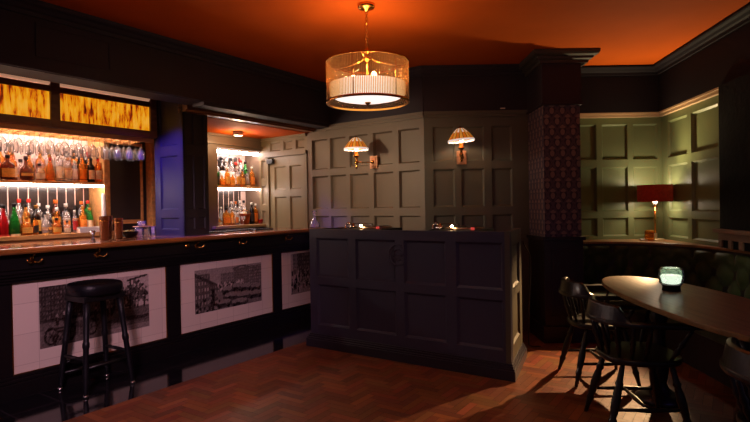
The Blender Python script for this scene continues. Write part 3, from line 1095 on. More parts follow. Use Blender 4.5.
L3 = [(1.87, 'round', am, M_cap_b, M_lab_g, .9), (1.955, 'round', am, M_cap_b, M_lab_k, .9), (2.045, 'tall', cl, M_cap_b, M_lab_w, .85), (2.125, 'round', cl, M_cap_w, M_lab_g, .95), (2.215, 'tall', am, M_cap_b, M_lab_g, .9), (2.30, 'round', dk, M_cap_g, M_lab_g, .95), (2.385, 'ball', cl, M_cap_w, M_lab_g, .95), (2.48, 'slope', am, M_cap_w, M_lab_c, .85), (2.57, 'round', cl, M_cap_b, M_lab_o, .85), (2.645, 'tall', cl, M_cap_w, M_lab_r, .7), (2.725, 'round', am, M_cap_g, M_lab_o, .9), (2.79, 'round', gn, M_cap_g, M_lab_c, .85)]
row(U1, 5.25, 1.60, 'front row of the upper shelf', G)
row(U3, 5.345, 1.60, 'middle row of the upper shelf', G)
row(U2, 5.43, 1.60, 'back row of the upper shelf', G)
row(L1, 5.255, 1.11, 'front row on the back counter', G)
row(L3, 5.345, 1.11, 'middle row on the back counter', G)
row(L2, 5.43, 1.11, 'back row on the back counter', G)
rr = random.Random(3)
AL1, AL2 = [], []
kinds1 = [('round', gn, M_cap_g, M_lab_k), ('squat', am, M_cap_w, M_lab_o), ('round', am, M_cap_w, M_lab_g), ('flask', am, M_cap_w, M_lab_g), ('round', cl, M_cap_w, M_lab_g), ('round', am, M_cap_b, M_lab_g), ('slope', cl, M_cap_b, M_lab_w), ('round', am, M_cap_w, M_lab_o)]
for k, q in enumerate(kinds1):
    AL1.append((4.315 + k * .083, q[0], q[1], q[2], q[3], rr.uniform(.78, .95) * (.8 if q[1] is None or q[0] in ('squat', 'flask') else 1)))
kinds2 = [('tall', cl, M_cap_w, M_lab_c), ('tall', cl, M_cap_b, M_lab_k), ('tall', dk, M_cap_b, M_lab_w), ('tall', cl, M_cap_w, M_lab_w), ('tall', cl, M_cap_b, M_lab_w), ('round', br_, M_cap_r, M_lab_w), ('tall', cl, M_cap_r, M_lab_k), ('tall', gn, M_cap_b, M_lab_k)]
for k, q in enumerate(kinds2):
    AL2.append((4.33 + k * .08, q[0], q[1], q[2], q[3], rr.uniform(1.08, 1.2)))
GA = 'bottles in the staff alcove'
row(AL1, 5.27, 1.60, 'alcove front row, upper shelf', GA, 'the door')
row(AL2, 5.39, 1.60, 'alcove back row, upper shelf', GA, 'the door')
AL3 = [(4.33, 'squat', am, M_cap_w, M_lab_w, .5), (4.44, 'flask', am, M_cap_b, M_lab_o, .95), (4.53, 'round', am, M_cap_w, M_lab_g, .75), (4.60, 'round', cl, M_cap_w, M_lab_o, .7), (4.86, 'tall', dk, M_cap_w, M_lab_k, .9), (4.925, 'tall', am, M_cap_w, M_lab_o, .85)]
AL4 = [(4.36, 'squat', cl, M_cap_w, M_lab_w, 1.1), (4.48, 'slope', cl, M_cap_w, M_lab_w, .8), (4.57, 'round', cl, M_cap_b, M_lab_w, .85), (4.65, 'tall', cl, M_cap_w, M_lab_w, .95), (4.72, 'tall', cl, M_cap_o, M_lab_w, .95), (4.79, 'tall', cl, M_cap_w, M_lab_w, 1), (4.86, 'tall', cl, M_cap_b, M_lab_c, 1)]
row(AL3, 5.25, 1.11, 'alcove front row, counter', GA, 'the door')
row(AL4, 5.40, 1.11, 'alcove back row, counter', GA, 'the door')
# things among the alcove bottles
t = empty('ice_bucket', 'copper brown ice bucket among the alcove bottles', 'bucket', bp(4.74, 5.25, 1.11))
MB().lathe([(0, 0), (.055, 0), (.075, .13), (.078, .14), (.07, .135), (.055, .02), (0, .015)], seg=20).build('bucket', mat('copper', lin(150, 70, 34), .3, metal=.8), t)
MB().tube([(.078, 0, .13), (.06, 0, .17), (0, 0, .19), (-.06, 0, .17), (-.078, 0, .13)], .004, 6).build('handle', M_brass, t)
t = empty('tea_light_holder', 'small red glass tea light holder at the door end of the alcove counter', 'candle holder', bp(4.965, 5.20, 1.11))
MB().lathe([(0, 0), (.03, 0), (.036, .05), (.036, .06), (.032, .06), (.028, .008), (0, .008)], seg=16).build('glass_cup', M_redg, t)
t = tag(MB().lathe([(0, 0), (.03, 0), (.012, .006), (.006, .02), (.006, .05), (.03, .07), (.036, .11), (.033, .11), (.026, .075), (0, .056)], seg=16).build('coupe_glass', M_glass, loc=bp(4.655, 5.19, 1.11)), 'small stemmed glass standing before the alcove bottles', 'glass')

# white things at the end of the main shelf
t = empty('paper_tray', 'white open tray on the back counter below the green bottle', 'tray', bp(2.715, 5.235, 1.11), BA)
mb = MB()
mb.poly([(-.09, -.03), (.10, -.03), (.10, .03), (-.09, .03)], 0, .006).box(-.09, .10, -.034, -.03, 0, .045).box(-.09, .10, .03, .034, 0, .055).box(-.094, -.09, -.03, .03, 0, .04).box(.10, .104, -.03, .03, 0, .055)
mb.build('tray', M_white, t)
MB().box(-.08, .09, -.027, .027, .006, .03).build('napkins', mat('white paper napkins', lin(236, 230, 226), .8), t)
t = tag(MB().lathe([(0, 0), (.022, 0), (.024, .02), (.018, .36), (.012, .38), (0, .38)], seg=14).build('paper_cone_sleeve', M_white, loc=bp(2.862, 5.185, 1.11) - bp(.03, .03)), 'tall narrow white paper roll at the end of the back counter', 'paper roll')

# ---------------------------------------------------------------- hanging wine glasses
gp = [(.0, .205), (.033, .205), (.034, .203), (.008, .197), (.004, .185), (.004, .125), (.012, .113), (.030, .09), (.038, .055), (.036, .02), (.031, .0), (.030, .0), (.035, .02), (.0365, .055), (.029, .088), (.01, .109), (0, .112)]
gm = MB().lathe(gp, seg=16, cap=False)
bmesh.ops.recalc_face_normals(gm.bm, faces=gm.bm.faces)
gme = bpy.data.meshes.new('wine_glass')
gm.bm.to_mesh(gme)
gme.materials.append(M_glass)
for i in range(11):
    for j in range(3):
        s = 3.0 - i * .118
        o = bpy.data.objects.new('wine_glass', gme)
        COL.objects.link(o)
        o.location = bp(s - .01, 4.755 + j * .09, 1.802)
        o.rotation_euler = (0, 0, R.uniform(0, 3))
        k = R.uniform(.92, 1.0)
        o.scale = (k, k, 1)
        tag(o, f'upturned wine glass in the overhead rack, {ORD[i]} row from the pillar, {["outer", "middle", "inner"][j]} one', 'glass', 'wine glasses hanging from the canopy')

# ---------------------------------------------------------------- things on the bar top
ZB = 1.0705


def shaker(s, p, label, r=.044, h=.175):
    t = empty('cocktail_shaker', label, 'shaker', bp(s, p, ZB), BA, 'shaker tins on the bar')
    MB().lathe([(0, 0), (r * .72, 0), (r * .78, .006), (r, h), (r + .002, h + .002), (r - .003, h), (r * .74, .01), (0, .01)], seg=24).build('tin', mat('dark steel tin', lin(150, 112, 90), .18, metal=1) if 'dark steel tin' not in MATS else MATS['dark steel tin'], t)
    MB().lathe([(r * .95, h * .78), (r * .975, h * .78), (r * .985, h * .83), (r * .965, h * .83)], seg=24, cap=False).build('rim_band', M_brass, t)
    return t


shaker(2.43, 4.42, 'steel cocktail tin on the bar beside the jigger', .042, .20)
shaker(2.60, 4.50, 'steel cocktail tin between the other tins, rim towards the board', .040, .18)
shaker(2.56, 4.60, 'steel cocktail tin standing behind the two front tins', .042, .20)
tag(MB().lathe([(.020, 0), (.021, .001), (.007, .038), (.007, .044), (.025, .088), (.024, .088), (.005, .046), (.004, .038), (.018, .002)], seg=18).build('jigger', M_steel, loc=bp(2.30, 4.36, ZB)), 'hourglass steel jigger standing on the bar top', 'jigger')
t = empty('fruit_caddy', 'dark ribbed glass bowl with garnish on the bar before the board', 'bowl', bp(2.75, 4.58, ZB), BA)
mb = MB()
prf = [(.03, 0), (.055, .005), (.075, .04), (.078, .055), (.074, .055), (.068, .04), (.03, .012)]
mb.lathe([(0, 0)] + prf + [(0, .012)], seg=22)
mb.build('bowl', M_darkg, t)
mb = MB()
for k in range(9):
    mb.lathe([(0, -.014), (.012, -.008), (.015, 0), (.012, .008), (0, .014)], (R.uniform(-.04, .04), R.uniform(-.04, .04), .045 + R.uniform(0, .015)), 10)
mb.build('garnish', mat('lime wedges', lin(130, 112, 50), .5), t)
tumbler = [(0, 0), (.034, 0), (.036, .004), (.039, .09), (.037, .09), (.034, .012), (0, .012)]
tm = MB().lathe(tumbler, seg=18, cap=False)
bmesh.ops.recalc_face_normals(tm.bm, faces=tm.bm.faces)
tme = bpy.data.meshes.new('tumbler')
tm.bm.to_mesh(tme)
tme.materials.append(M_glass)
for s, p, z, lb in ((2.86, 4.60, 0, 'glass tumbler on the bar beside the garnish bowl'), (2.95, 4.62, 0, 'glass tumbler in the middle of the three near the pillar'), (3.03, 4.66, 0, 'glass tumbler touching the purple lit pillar'), (2.90, 4.62, .096, 'glass tumbler stacked on a wooden coaster above the others')):
    if z:
        tag(MB().box(-.075, .075, -.05, .05, 0, .008).build('coaster_board', M_goldwood, loc=bp(2.905, 4.61, ZB + .0905), rotz=BA, bevel=.002), 'small wooden board resting on the tumblers', 'board')
        z = .0995
    o = bpy.data.objects.new('tumbler', tme)
    COL.objects.link(o)
    o.location = bp(s, p, ZB + z)
    if z:
        o.scale = (1, 1, .5)
    tag(o, lb, 'glass', 'tumblers on the bar')
for s, p, w_, d_, a, lb in ((3.62, 4.52, .30, .12, 0, 'dark rubber bar mat lying beside the purple lit pillar'), (3.98, 4.60, .34, .14, .06, 'dark rubber bar mat in the middle of the three'), (4.30, 4.50, .26, .14, -.05, 'dark rubber bar mat furthest along the bar')):
    t = empty('bar_mat', lb, 'mat', bp(s, p, ZB), BA + a, 'rubber mats on the bar')
    MB().box(-w_ / 2, w_ / 2, -d_ / 2, d_ / 2, 0, .012).build('mat', M_barmat, t, bevel=.003)
    mb = MB()
    for k in range(int(w_ / .03)):
        for j in range(3):
            mb.lathe([(.009, .012), (.008, .017), (0, .018)], (-w_ / 2 + .02 + k * .03, -d_ / 2 + .03 + j * (d_ - .06) / 2, 0), 8)
    mb.build('nubs', M_barmat, t)
tag(MB().lathe([(0, 0), (.05, 0), (.062, .012), (.06, .05), (.035, .09), (.018, .12), (.014, .15), (.02, .185), (.032, .205), (.030, .205), (.018, .185), (.012, .15), (.016, .12), (.033, .088), (.057, .05), (.058, .014), (.048, .004), (0, .004)], seg=24, cap=False).build('carafe', M_glass, loc=bp(4.83, 4.145, ZB)), 'clear glass carafe standing at the booth end of the bar', 'carafe')

# downlight in the alcove ceiling
t = empty('ceiling_downlight', 'round white downlight on the low orange alcove ceiling', 'ceiling light', (-1.60, 6.27, 2.225))
MB().lathe([(0, 0), (.055, 0), (.06, -.01), (.055, -.045), (.04, -.05), (.04, -.02), (0, -.02)], seg=20).build('housing', M_white, t)
MB().lathe([(0, -.022), (.036, -.022), (.036, -.03), (0, -.03)], seg=16).build('lens', mat('warm lens', (1, 1, 1, 1), .4, emit=(1, .7, .45, 1), estr=6), t)
lamp('alcove_glow', 'POINT', (-1.60, 6.27, 2.12), 9, (1, .60, .30), .04)

# ---------------------------------------------------------------- DJ booth
FL, FR, BR, BL = Vector((-.63, 5.05, 0)), Vector((1.0, 3.95, 0)), Vector((1.25, 4.55, 0)), Vector((-.26, 5.57, 0))
ex = (FR - FL).normalized()
ey = Vector((-ex.y, ex.x, 0))
BO = math.atan2(ex.y, ex.x)
LEN = (FR - FL).length
loc2 = lambda v: ((v - FL).dot(ex), (v - FL).dot(ey))
bo = empty('dj_booth', 'slate panelled booth with a black skirting standing on the parquet', 'booth', FL, BO)
mb = MB()
panelled(mb, 0, LEN, .02, 1.11, [(.087, .458), (.542, .96), (1.046, 1.435), (1.526, 1.907)], [(.21, .59), (.665, 1.027)], .018, .02, .018)
mb.build('front_panel', M_booth, bo)
sb = BR - FR
SL = sb.length
mb = MB()
panelled(mb, 0, SL, .02, 1.11, [(.13, SL - .13)], [(.23, .59), (.665, 1.0)], .018, .02, .018)
ob = mb.build('side_panel', mat('olive booth end paint', lin(84, 76, 58), .5, var=.05, vscale=3), bo, loc=(loc2(FR)[0], loc2(FR)[1], 0), rotz=math.atan2(sb.y, sb.x) - BO)
bb_ = BL - FL
mb = MB().box(0, bb_.length, -.04, 0, .02, 1.11)
mb.build('side_panel', M_booth, bo, rotz=math.atan2(bb_.y, bb_.x) - BO)
P4 = [loc2(v) for v in (FL, FR, BR, BL)]


def grow(P, d):
    c = (sum(p[0] for p in P) / 4, sum(p[1] for p in P) / 4)
    out = []
    n = len(P)
    for i in range(n):
        a, b, e = Vector(P[i - 1]), Vector(P[i]), Vector(P[(i + 1) % n])
        t0, t1 = (b - a).normalized(), (e - b).normalized()
        n0, n1 = Vector((t0.y, -t0.x)), Vector((t1.y, -t1.x))
        nn = (n0 + n1).normalized()
        q = b + nn * (d / nn.dot(n0))
        out.append((q.x, q.y))
    return out


mb = MB()
mb.poly(grow(P4, .034), 0, .075).poly(grow(P4, .028), .075, .09).poly(grow(P4, .018), .09, .108).poly(grow(P4, .010), .108, .122)
mb.build('plinth', M_plinth, bo, bevel=.003)
MB().poly(grow(P4, -.045), .98, 1.02).build('counter', mat('brown booth counter', lin(120, 72, 42), .3, var=.2, vscale=4), bo)
MB().poly(grow(P4, -.04), .13, .98).build('carcass', M_dark, bo)
# emblem on the front: an open ring round a curled stroke
mb = MB()
for r0, a0, a1 in ((.088, .35 * PI, 1.78 * PI), (.046, -.05 * PI, 1.7 * PI)):
    mb.tube([(r0 * math.cos(a0 + (a1 - a0) * k / 30), 0, r0 * math.sin(a0 + (a1 - a0) * k / 30)) for k in range(31)], .007, 6)
mb.tube([(-.044, 0, 0), (.046, 0, -.006)], .006, 6)
mb.build('emblem', M_booth, bo, loc=(.985, -.002, .90))


def turntable(x, label):
    t = empty('turntable', label, 'turntable', FL + ex * x + ey * .32 + Vector((0, 0, 1.02)), BO, 'turntables on the booth')
    MB().box(-.225, .225, -.18, .18, .02, .092).build('plinth', M_black, t, bevel=.006)
    for a in (-.18, .18):
        for b in (-.14, .14):
            MB().lathe([(0, 0), (.024, 0), (.026, .01), (.022, .02), (0, .02)], (a, b, 0), 12).build('foot', M_black, t)
    MB().lathe([(0, .092), (.155, .092), (.163, .095), (.163, .106), (.15, .109), (0, .109)], (.03, 0, 0), 40).build('platter', mat('platter rim', lin(170, 150, 130), .3, metal=.9) if 'platter rim' not in MATS else MATS['platter rim'], t)
    MB().lathe([(0, .109), (.15, .109), (.15, .112), (.02, .112), (.004, .112), (.004, .122), (0, .122)], (.03, 0, 0), 40).build('record', M_black, t)
    mb = MB().lathe([(0, .092), (.034, .092), (.034, .115), (.02, .12), (.02, .14), (0, .14)], (-.175, -.07, 0), 16)
    mb.tube([(-.175, -.125, .137), (-.175, -.07, .137), (-.17, .05, .134), (-.15, .11, .13), (-.11, .14, .125)], .005, 8)
    mb.lathe([(0, -.022), (.016, -.022), (.016, .022), (0, .022)], (-.175, -.135, .137), 14, M=Matrix.Rotation(PI / 2, 4, 'X'))
    mb.box(-.125, -.095, .13, .155, .112, .13)
    mb.build('tonearm', M_steel, t)
    mb = MB().lathe([(0, .092), (.012, .092), (.012, .10), (.006, .104), (.006, .128), (0, .13)], (-.195, -.16, 0), 12).lathe([(0, .092), (.008, .092), (.008, .118), (0, .12)], (-.14, -.165, 0), 10)
    mb.build('knob', M_steel, t)
    b = MB().lathe([(0, .092), (.009, .092), (.009, .108), (0, .11)], (.03 - .04, -.172, 0), 12)
    b.build('target_lamp', M_brass, t)
    MB().lathe([(0, -.011), (.008, -.008), (.011, 0), (.008, .008), (0, .011)], (-.01, -.172, .121), 12).build('bulb', mat('target bulb', (1, 1, 1, 1), .3, emit=(1, .62, .28, 1), estr=90) if 'target bulb' not in MATS else MATS['target bulb'], t)
    MB().lathe([(0, .092), (.015, .092), (.016, .10), (.015, .113), (0, .114)], (.165, -.155, 0), 14).build('strobe', mat('red strobe', lin(200, 60, 50), .3, emit=lin(240, 80, 70), estr=.5) if 'red strobe' not in MATS else MATS['red strobe'], t)
    lamp('target_glow', 'POINT', (-.01, -.172, .14), .28, (1, .55, .25), .012, parent=t)
    return t


turntable(.51, 'black turntable with a lit target lamp at the bar end of the booth')
turntable(1.435, 'black turntable with a lit target lamp at the pillar end of the booth')
pts = [(1.262, 4.53, 1.0), (1.272, 4.55, .97), (1.30, 4.57, .93), (1.335, 4.60, .88), (1.35, 4.62, .75), (1.34, 4.66, .4), (1.36, 4.75, .05), (1.42, 4.85, .006), (1.5, 4.86, .006)]
tag(MB().tube(pts, .005, 6).build('cable', M_black, None), 'thin black cable hanging down behind the booth corner', 'cable')

# ---------------------------------------------------------------- pendant lamp
PX, PY = -.037, 3.75
pe = empty('pendant_lamp', 'gold drum pendant lamp of glass rods hanging from the ceiling by a chain', 'pendant lamp', (PX, PY, .035))
zt, zb, pr_ = 2.298, 2.016, .288
CP = CZ - .035
MB().lathe([(0, CP), (.062, CP), (.062, CP - .016), (.052, CP - .028), (.02, CP - .036), (.012, CP - .05), (0, CP - .05)], seg=24).build('ceiling_rose', M_gold, pe)
mb = MB()
zc = 2.40
n = 12
st = (CP - .05 - zc) / n
for k in range(n):
    c = zc + st * (k + .5)
    ring = []
    for q in range(12):
        a = 2 * PI * q / 12
        u_, v_ = .0095 * math.cos(a), (st * .72) * math.sin(a)
        ring.append((u_, 0, c + v_) if k % 2 else (0, u_, c + v_))
    mb.tube(ring, .0026, 6, closed=True)
mb.build('chain', M_gold, pe)
mb = MB().lathe([(0, 2.405), (.006, 2.405), (.012, 2.395), (.02, 2.39), (.026, 2.378), (.02, 2.366), (.01, 2.36), (.01, 2.335), (.024, 2.33), (.026, 2.318), (.012, 2.31), (.006, 2.30), (.006, 2.10), (0, 2.10)], seg=16)
for k in range(3):
    a = 2 * PI * k / 3 + .4
    mb.tube([(.018 * math.cos(a), .018 * math.sin(a), 2.385), (.04 * math.cos(a), .04 * math.sin(a), 2.365), (.032 * math.cos(a), .032 * math.sin(a), 2.335), (.05 * math.cos(a), .05 * math.sin(a), 2.318), (pr_ * .6 * math.cos(a), pr_ * .6 * math.sin(a), 2.30), (pr_ * math.cos(a), pr_ * math.sin(a), zt)], .0045, 8)
mb.build('hub', M_gold, pe)


def hoop(z, r, w, h):
    return MB().lathe([(r - w, z - h), (r + w, z - h), (r + w, z + h), (r - w, z + h), (r - w, z - h)], seg=64, cap=False)


hoop(zt, pr_, .004, .006).build('top_ring', M_gold, pe)
hoop(zb, pr_, .005, .008).build('bottom_ring', M_gold, pe)
mb = MB()
NR = 150
for k in range(NR):
    a = 2 * PI * k / NR
    mb.lathe([(.0042, zb), (.0042, zt)], ((pr_ - .001) * math.cos(a), (pr_ - .001) * math.sin(a), 0), 6)
m_rod = mat('glass rods', lin(196, 170, 136), .12, trans=.0, ior=1.4)
nt = m_rod.node_tree
pb = nt.nodes['Principled BSDF']
tr = nt.nodes.new('ShaderNodeBsdfTransparent')
tr.inputs[0].default_value = lin(250, 226, 190)
tl = nt.nodes.new('ShaderNodeBsdfTranslucent')
tl.inputs[0].default_value = lin(160, 132, 96)
m1 = nt.nodes.new('ShaderNodeMixShader')
m1.inputs[0].default_value = .35
m2 = nt.nodes.new('ShaderNodeMixShader')
m2.inputs[0].default_value = .74
nt.links.new(pb.outputs[0], m1.inputs[1])
nt.links.new(tl.outputs[0], m1.inputs[2])
nt.links.new(m1.outputs[0], m2.inputs[1])
nt.links.new(tr.outputs[0], m2.inputs[2])
nt.links.new(m2.outputs[0], nt.nodes['Material Output'].inputs['Surface'])
mb.build('glass_rods', m_rod, pe)
mb = MB()
for k in range(6):
    a = 2 * PI * k / 6 + .2
    mb.lathe([(.003, zb), (.003, zt)], (pr_ * math.cos(a), pr_ * math.sin(a), 0), 6)
mb.build('stays', M_gold, pe)
m_dif = mat('frosted diffuser', lin(250, 236, 224), .6, emit=(1, .84, .76, 1), estr=1.25)
MB().lathe([(0, zb + .004), (.08, zb + .008), (.16, zb + .018), (.235, zb + .035), (.268, zb + .055), (.274, zb + .125), (.271, zb + .125), (.264, zb + .057), (.23, zb + .04), (.15, zb + .024), (.0, zb + .012)], seg=48, cap=False).build('diffuser', m_dif, pe)
MB().lathe([(0, zb + .004), (.022, zb + .002), (.024, zb - .004), (.010, zb - .012), (.009, zb - .02), (.0, zb - .03)], seg=16).build('finial', M_brass, pe)
for k in range(3):
    a = 2 * PI * k / 3 + 1.0
    q = (.10 * math.cos(a), .10 * math.sin(a), 0)
    MB().lathe([(0, 2.12), (.012, 2.12), (.012, 2.15), (0, 2.15)], q, 10).tube([(q[0], q[1], 2.125), (q[0] * .5, q[1] * .5, 2.115), (0, 0, 2.125)], .005, 6).build('socket', M_gold, pe)
    MB().lathe([(0, 2.15), (.012, 2.152), (.022, 2.175), (.020, 2.195), (.008, 2.21), (0, 2.212)], q, 14).build('bulb', mat('pendant bulb', (1, 1, 1, 1), .3, emit=(1, .62, .30, 1), estr=14) if 'pendant bulb' not in MATS else MATS['pendant bulb'], pe)
    lamp('pendant_glow', 'POINT', (q[0], q[1], 2.235), 3.9, (1, .64, .36), .02, parent=pe)

# ---------------------------------------------------------------- wall sconces


def tiffany_mat():
    m = mat('leaded amber shade', lin(220, 140, 50), .35)
    nt = m.node_tree
    L = nt.links
    pb = nt.nodes['Principled BSDF']
    tc = nt.nodes.new('ShaderNodeTexCoord')
    sp = nt.nodes.new('ShaderNodeSeparateXYZ')
    L.new(tc.outputs['Object'], sp.inputs[0])

    def M(op, a, b=None):
        n = nt.nodes.new('ShaderNodeMath')
        n.operation = op
        for i, v in enumerate((a, b)):
            if v is None:
                continue
            if hasattr(v, 'node'):
                L.new(v, n.inputs[i])
            else:
                n.inputs[i].default_value = v
        return n.outputs[0]
    ang = M('ARCTAN2', sp.outputs['Y'], sp.outputs['X'])
    st = M('FRACT', M('MULTIPLY', M('ADD', ang, PI), 20 / (2 * PI)))
    lead = M('LESS_THAN', st, .16)
    st2 = M('GREATER_THAN', M('FRACT', M('MULTIPLY', M('ADD', ang, PI), 10 / (2 * PI))), .5)
    hi = M('GREATER_THAN', sp.outputs['Z'], .07)
    c1 = nt.nodes.new('ShaderNodeMix')
    c1.data_type = 'RGBA'
    c1.inputs[6].default_value = lin(226, 150, 56)
    c1.inputs[7].default_value = lin(214, 112, 24)
    L.new(st2, c1.inputs[0])
    c2 = nt.nodes.new('ShaderNodeMix')
    c2.data_type = 'RGBA'
    c2.inputs[7].default_value = lin(250, 220, 196)
    L.new(c1.outputs[2], c2.inputs[6])
    L.new(M('MULTIPLY', hi, st2), c2.inputs[0])
    c3 = nt.nodes.new('ShaderNodeMix')
    c3.data_type = 'RGBA'
    c3.inputs[7].default_value = lin(70, 36, 12)
    L.new(c2.outputs[2], c3.inputs[6])
    L.new(lead, c3.inputs[0])
    L.new(c3.outputs[2], pb.inputs['Base Color'])
    L.new(c3.outputs[2], pb.inputs['Emission Color'])
    pb.inputs['Emission Strength'].default_value = .5
    return m


M_tiff = tiffany_mat()
M_tiff_rim = mat('frosted shade rim', lin(250, 240, 232), .5, emit=(1, .86, .78, 1), estr=.55)


def sconce(name_label, base, plate_rot, shade, tilt=0.):
    """base: middle of the back plate on the wall; shade: middle of the shade's open rim"""
    t = empty('wall_sconce', name_label, 'wall lamp', base, plate_rot, 'wall lamps with leaded shades')
    MB().box(-.05, .05, -.022, 0, -.07, .07).box(-.036, .036, -.034, -.02, -.052, .052).build('back_plate', mat('coppery plate', lin(206, 150, 116), .4, metal=.15, var=.25, vscale=30) if 'coppery plate' not in MATS else MATS['coppery plate'], t, bevel=.004)
    inv = Matrix.Rotation(-plate_rot, 4, 'Z')
    v = inv @ (Vector(shade) - Vector(base))
    zs = v.z
    kn = Vector((v.x, v.y, zs - .165))
    mb = MB()
    mb.lathe([(0, -.02), (.018, -.016), (.022, 0), (.018, .016), (0, .02)], (0, -.034, 0), 14)
    mid = Vector((v.x * .5 + .01, (v.y - .03) * .5 - .02, -.01))
    mb.tube([(0, -.03, 0), mid, kn + Vector((0, 0, .02))], .0065, 8)
    mb.build('arm', M_brass, t)
    MB().lathe([(0, -.055), (.010, -.05), (.014, -.035), (.009, -.02), (.016, 0), (.022, .015), (.016, .03), (.012, .06), (.030, .078), (.034, .092), (.026, .092), (.020, .11), (.020, .135), (0, .135)], kn, 18).build('candle_cup', M_brass, t)
    b = MB().lathe([(0, .0), (.012, .004), (.022, .03), (.018, .05), (0, .062)], kn + Vector((0, 0, .132)), 14).build('bulb', mat('sconce bulb', (1, 1, 1, 1), .3, emit=(1, .70, .42, 1), estr=12) if 'sconce bulb' not in MATS else MATS['sconce bulb'], t)
    H, r0, r1 = .115, .13, .032
    mb = MB()
    seg = 32
    rings = []
    for q, (f, z) in enumerate(((1.0, 0), (.90, .022), (.70, .058), (.48, .09), (.32, .108), (.25, H))):
        rings.append([(r0 * f * (1 + .02 * math.cos(16 * 2 * PI * k / seg * 1)) * math.cos(2 * PI * k / seg), r0 * f * math.sin(2 * PI * k / seg), z) for k in range(seg)])
    mb.rings(rings, cap=False)
    sh = mb.build('lamp_shade', M_tiff, t, loc=v)
    sh.rotation_euler = (0, tilt, 0)
    mb = MB()
    rr_ = []
    for z, d in ((-.014, .0), (-.010, .003), (.002, .0025), (.004, 0)):
        rr_.append([((r0 + d) * math.cos(2 * PI * k / 64), (r0 + d) * math.sin(2 * PI * k / 64), z - (.006 * abs(math.sin(8 * 2 * PI * k / 64)) if z < 0 else 0)) for k in range(64)])
    mb.rings(rr_, cap=False)
    mb.build('scalloped_rim', M_tiff_rim, sh)
    MB().lathe([(0, H + .022), (.005, H + .02), (.01, H + .012), (.034, H + .002), (.034, H - .004), (0, H - .004)], seg=16).build('finial', M_brass, sh)
    lamp('sconce_glow', 'POINT', v + Vector((0, 0, .03)), 2.4, (1, .78, .52), .02, parent=t)
    return t


sconce('swing arm wall lamp with a leaded amber shade on the angled wall', wa(.645, 0, 1.805), AA, (-.19, 5.69, 1.94))
sconce('wall lamp with a leaded amber shade straight above its plate on the back wall', (.905, 5.5, 1.805), 0, (.872, 5.30, 1.965), -.08)

# ---------------------------------------------------------------- bench with ledge
PATH0 = [(1.95, 5.36), (2.30, 5.32), (2.52, 5.24), (2.70, 5.08), (2.82, 4.82), (2.87, 4.5), (2.875, 4.1), (2.83, 3.4), (2.77, 2.6)]


def resample(P, step):
    P = [Vector(p) for p in P]
    # Catmull-Rom
    fine = []
    for i in range(len(P) - 1):
        a, b, c, d_ = P[max(i - 1, 0)], P[i], P[i + 1], P[min(i + 2, len(P) - 1)]
        for k in range(20):
            t = k / 20
            fine.append(.5 * ((2 * b) + (c - a) * t + (2 * a - 5 * b + 4 * c - d_) * t * t + (3 * b - a - 3 * c + d_) * t ** 3))
    fine.append(P[-1])
    out, acc = [fine[0]], 0
    for a, b in zip(fine, fine[1:]):
        acc += (b - a).length
        if acc >= step:
            out.append(b)
            acc = 0
    return out


be = empty('banquette', 'green tufted velvet bench curving round the alcove under a wooden ledge', 'bench', (0, 0, 0))
path = resample(PATH0, .02)
LP = [(p.x, p.y) for p in path]
# ledge: from the wall line to the front line
led = [(x, y) for x, y in LP[::3]]
poly = [(1.945, 5.645)] + led + [(2.87, 2.6), (2.92, 4.4), (3.05, 5.645)]
MB().poly(poly[::-1], .90, .922).build('ledge', mat('brown ledge wood', lin(150, 112, 74), .35, var=.2, vscale=4), be, bevel=.004)
MB().poly([(1.945, 5.64)] + [(x, y) for x, y in led] + [(2.86, 2.6), (2.91, 4.4), (3.04, 5.64)], 0, .90).build('back_frame', M_dark, be)


def tuft(name, z0, z1, off, q):
    nz = 26
    bm = bmesh.new()
    P = path
    N = len(P)
    grid = []
    pz, ps = .27, .15
    for i in range(N):
        t = (P[min(i + 1, N - 1)] - P[max(i - 1, 0)]).normalized()
        nrm = Vector((t.y, -t.x))     # towards the room
        s = i * .02
        col_ = []
        for j in range(nz + 1):
            f = j / nz
            z = z0 + (z1 - z0) * f
            a, b = PI * (s / ps + (z - z0) / pz), PI * (s / ps - (z - z0) / pz)
            d = (abs(math.sin(a)) * abs(math.sin(b))) ** .45
            d2 = abs(math.sin(PI * s / ps + (PI / 2 if False else 0))) ** .5
            k = min(1, max(0, (z - z0 - pz * 1.25) / .05))
            d = d * (1 - k) + d2 * k
            edge = min(1, f / .08, (1 - f) / .10 + .0)
            edge = math.sqrt(max(0, 1 - (1 - edge) ** 2))
            o = off + .055 * d * edge + .02 * edge
            # roll at the top goes back
            p = P[i] + nrm * o
            col_.append(bm.verts.new((p.x, p.y, z)))
        grid.append(col_)
    for i in range(N - 1):
        for j in range(nz):
            f = bm.faces.new([grid[i][j], grid[i + 1][j], grid[i + 1][j + 1], grid[i][j + 1]])
            f.smooth = True
    # back edge so that it is a closed cushion
    me = bpy.data.meshes.new(name)
    bmesh.ops.recalc_face_normals(bm, faces=bm.faces)
    bm.to_mesh(me)
    bm.free()
    me.materials.append(M_velvet)
    o = bpy.data.objects.new(name, me)
    COL.objects.link(o)
    o.parent = be
    return o


tuft('backrest', .44, .895, -.04, 0)
seatp = resample(PATH0, .10)
N = len(seatp)


def off(d):
    out = []
    for i in range(N):
        t = (seatp[min(i + 1, N - 1)] - seatp[max(i - 1, 0)]).normalized()
        p = seatp[i] + Vector((t.y, -t.x)) * d
        out.append(p)
    return out


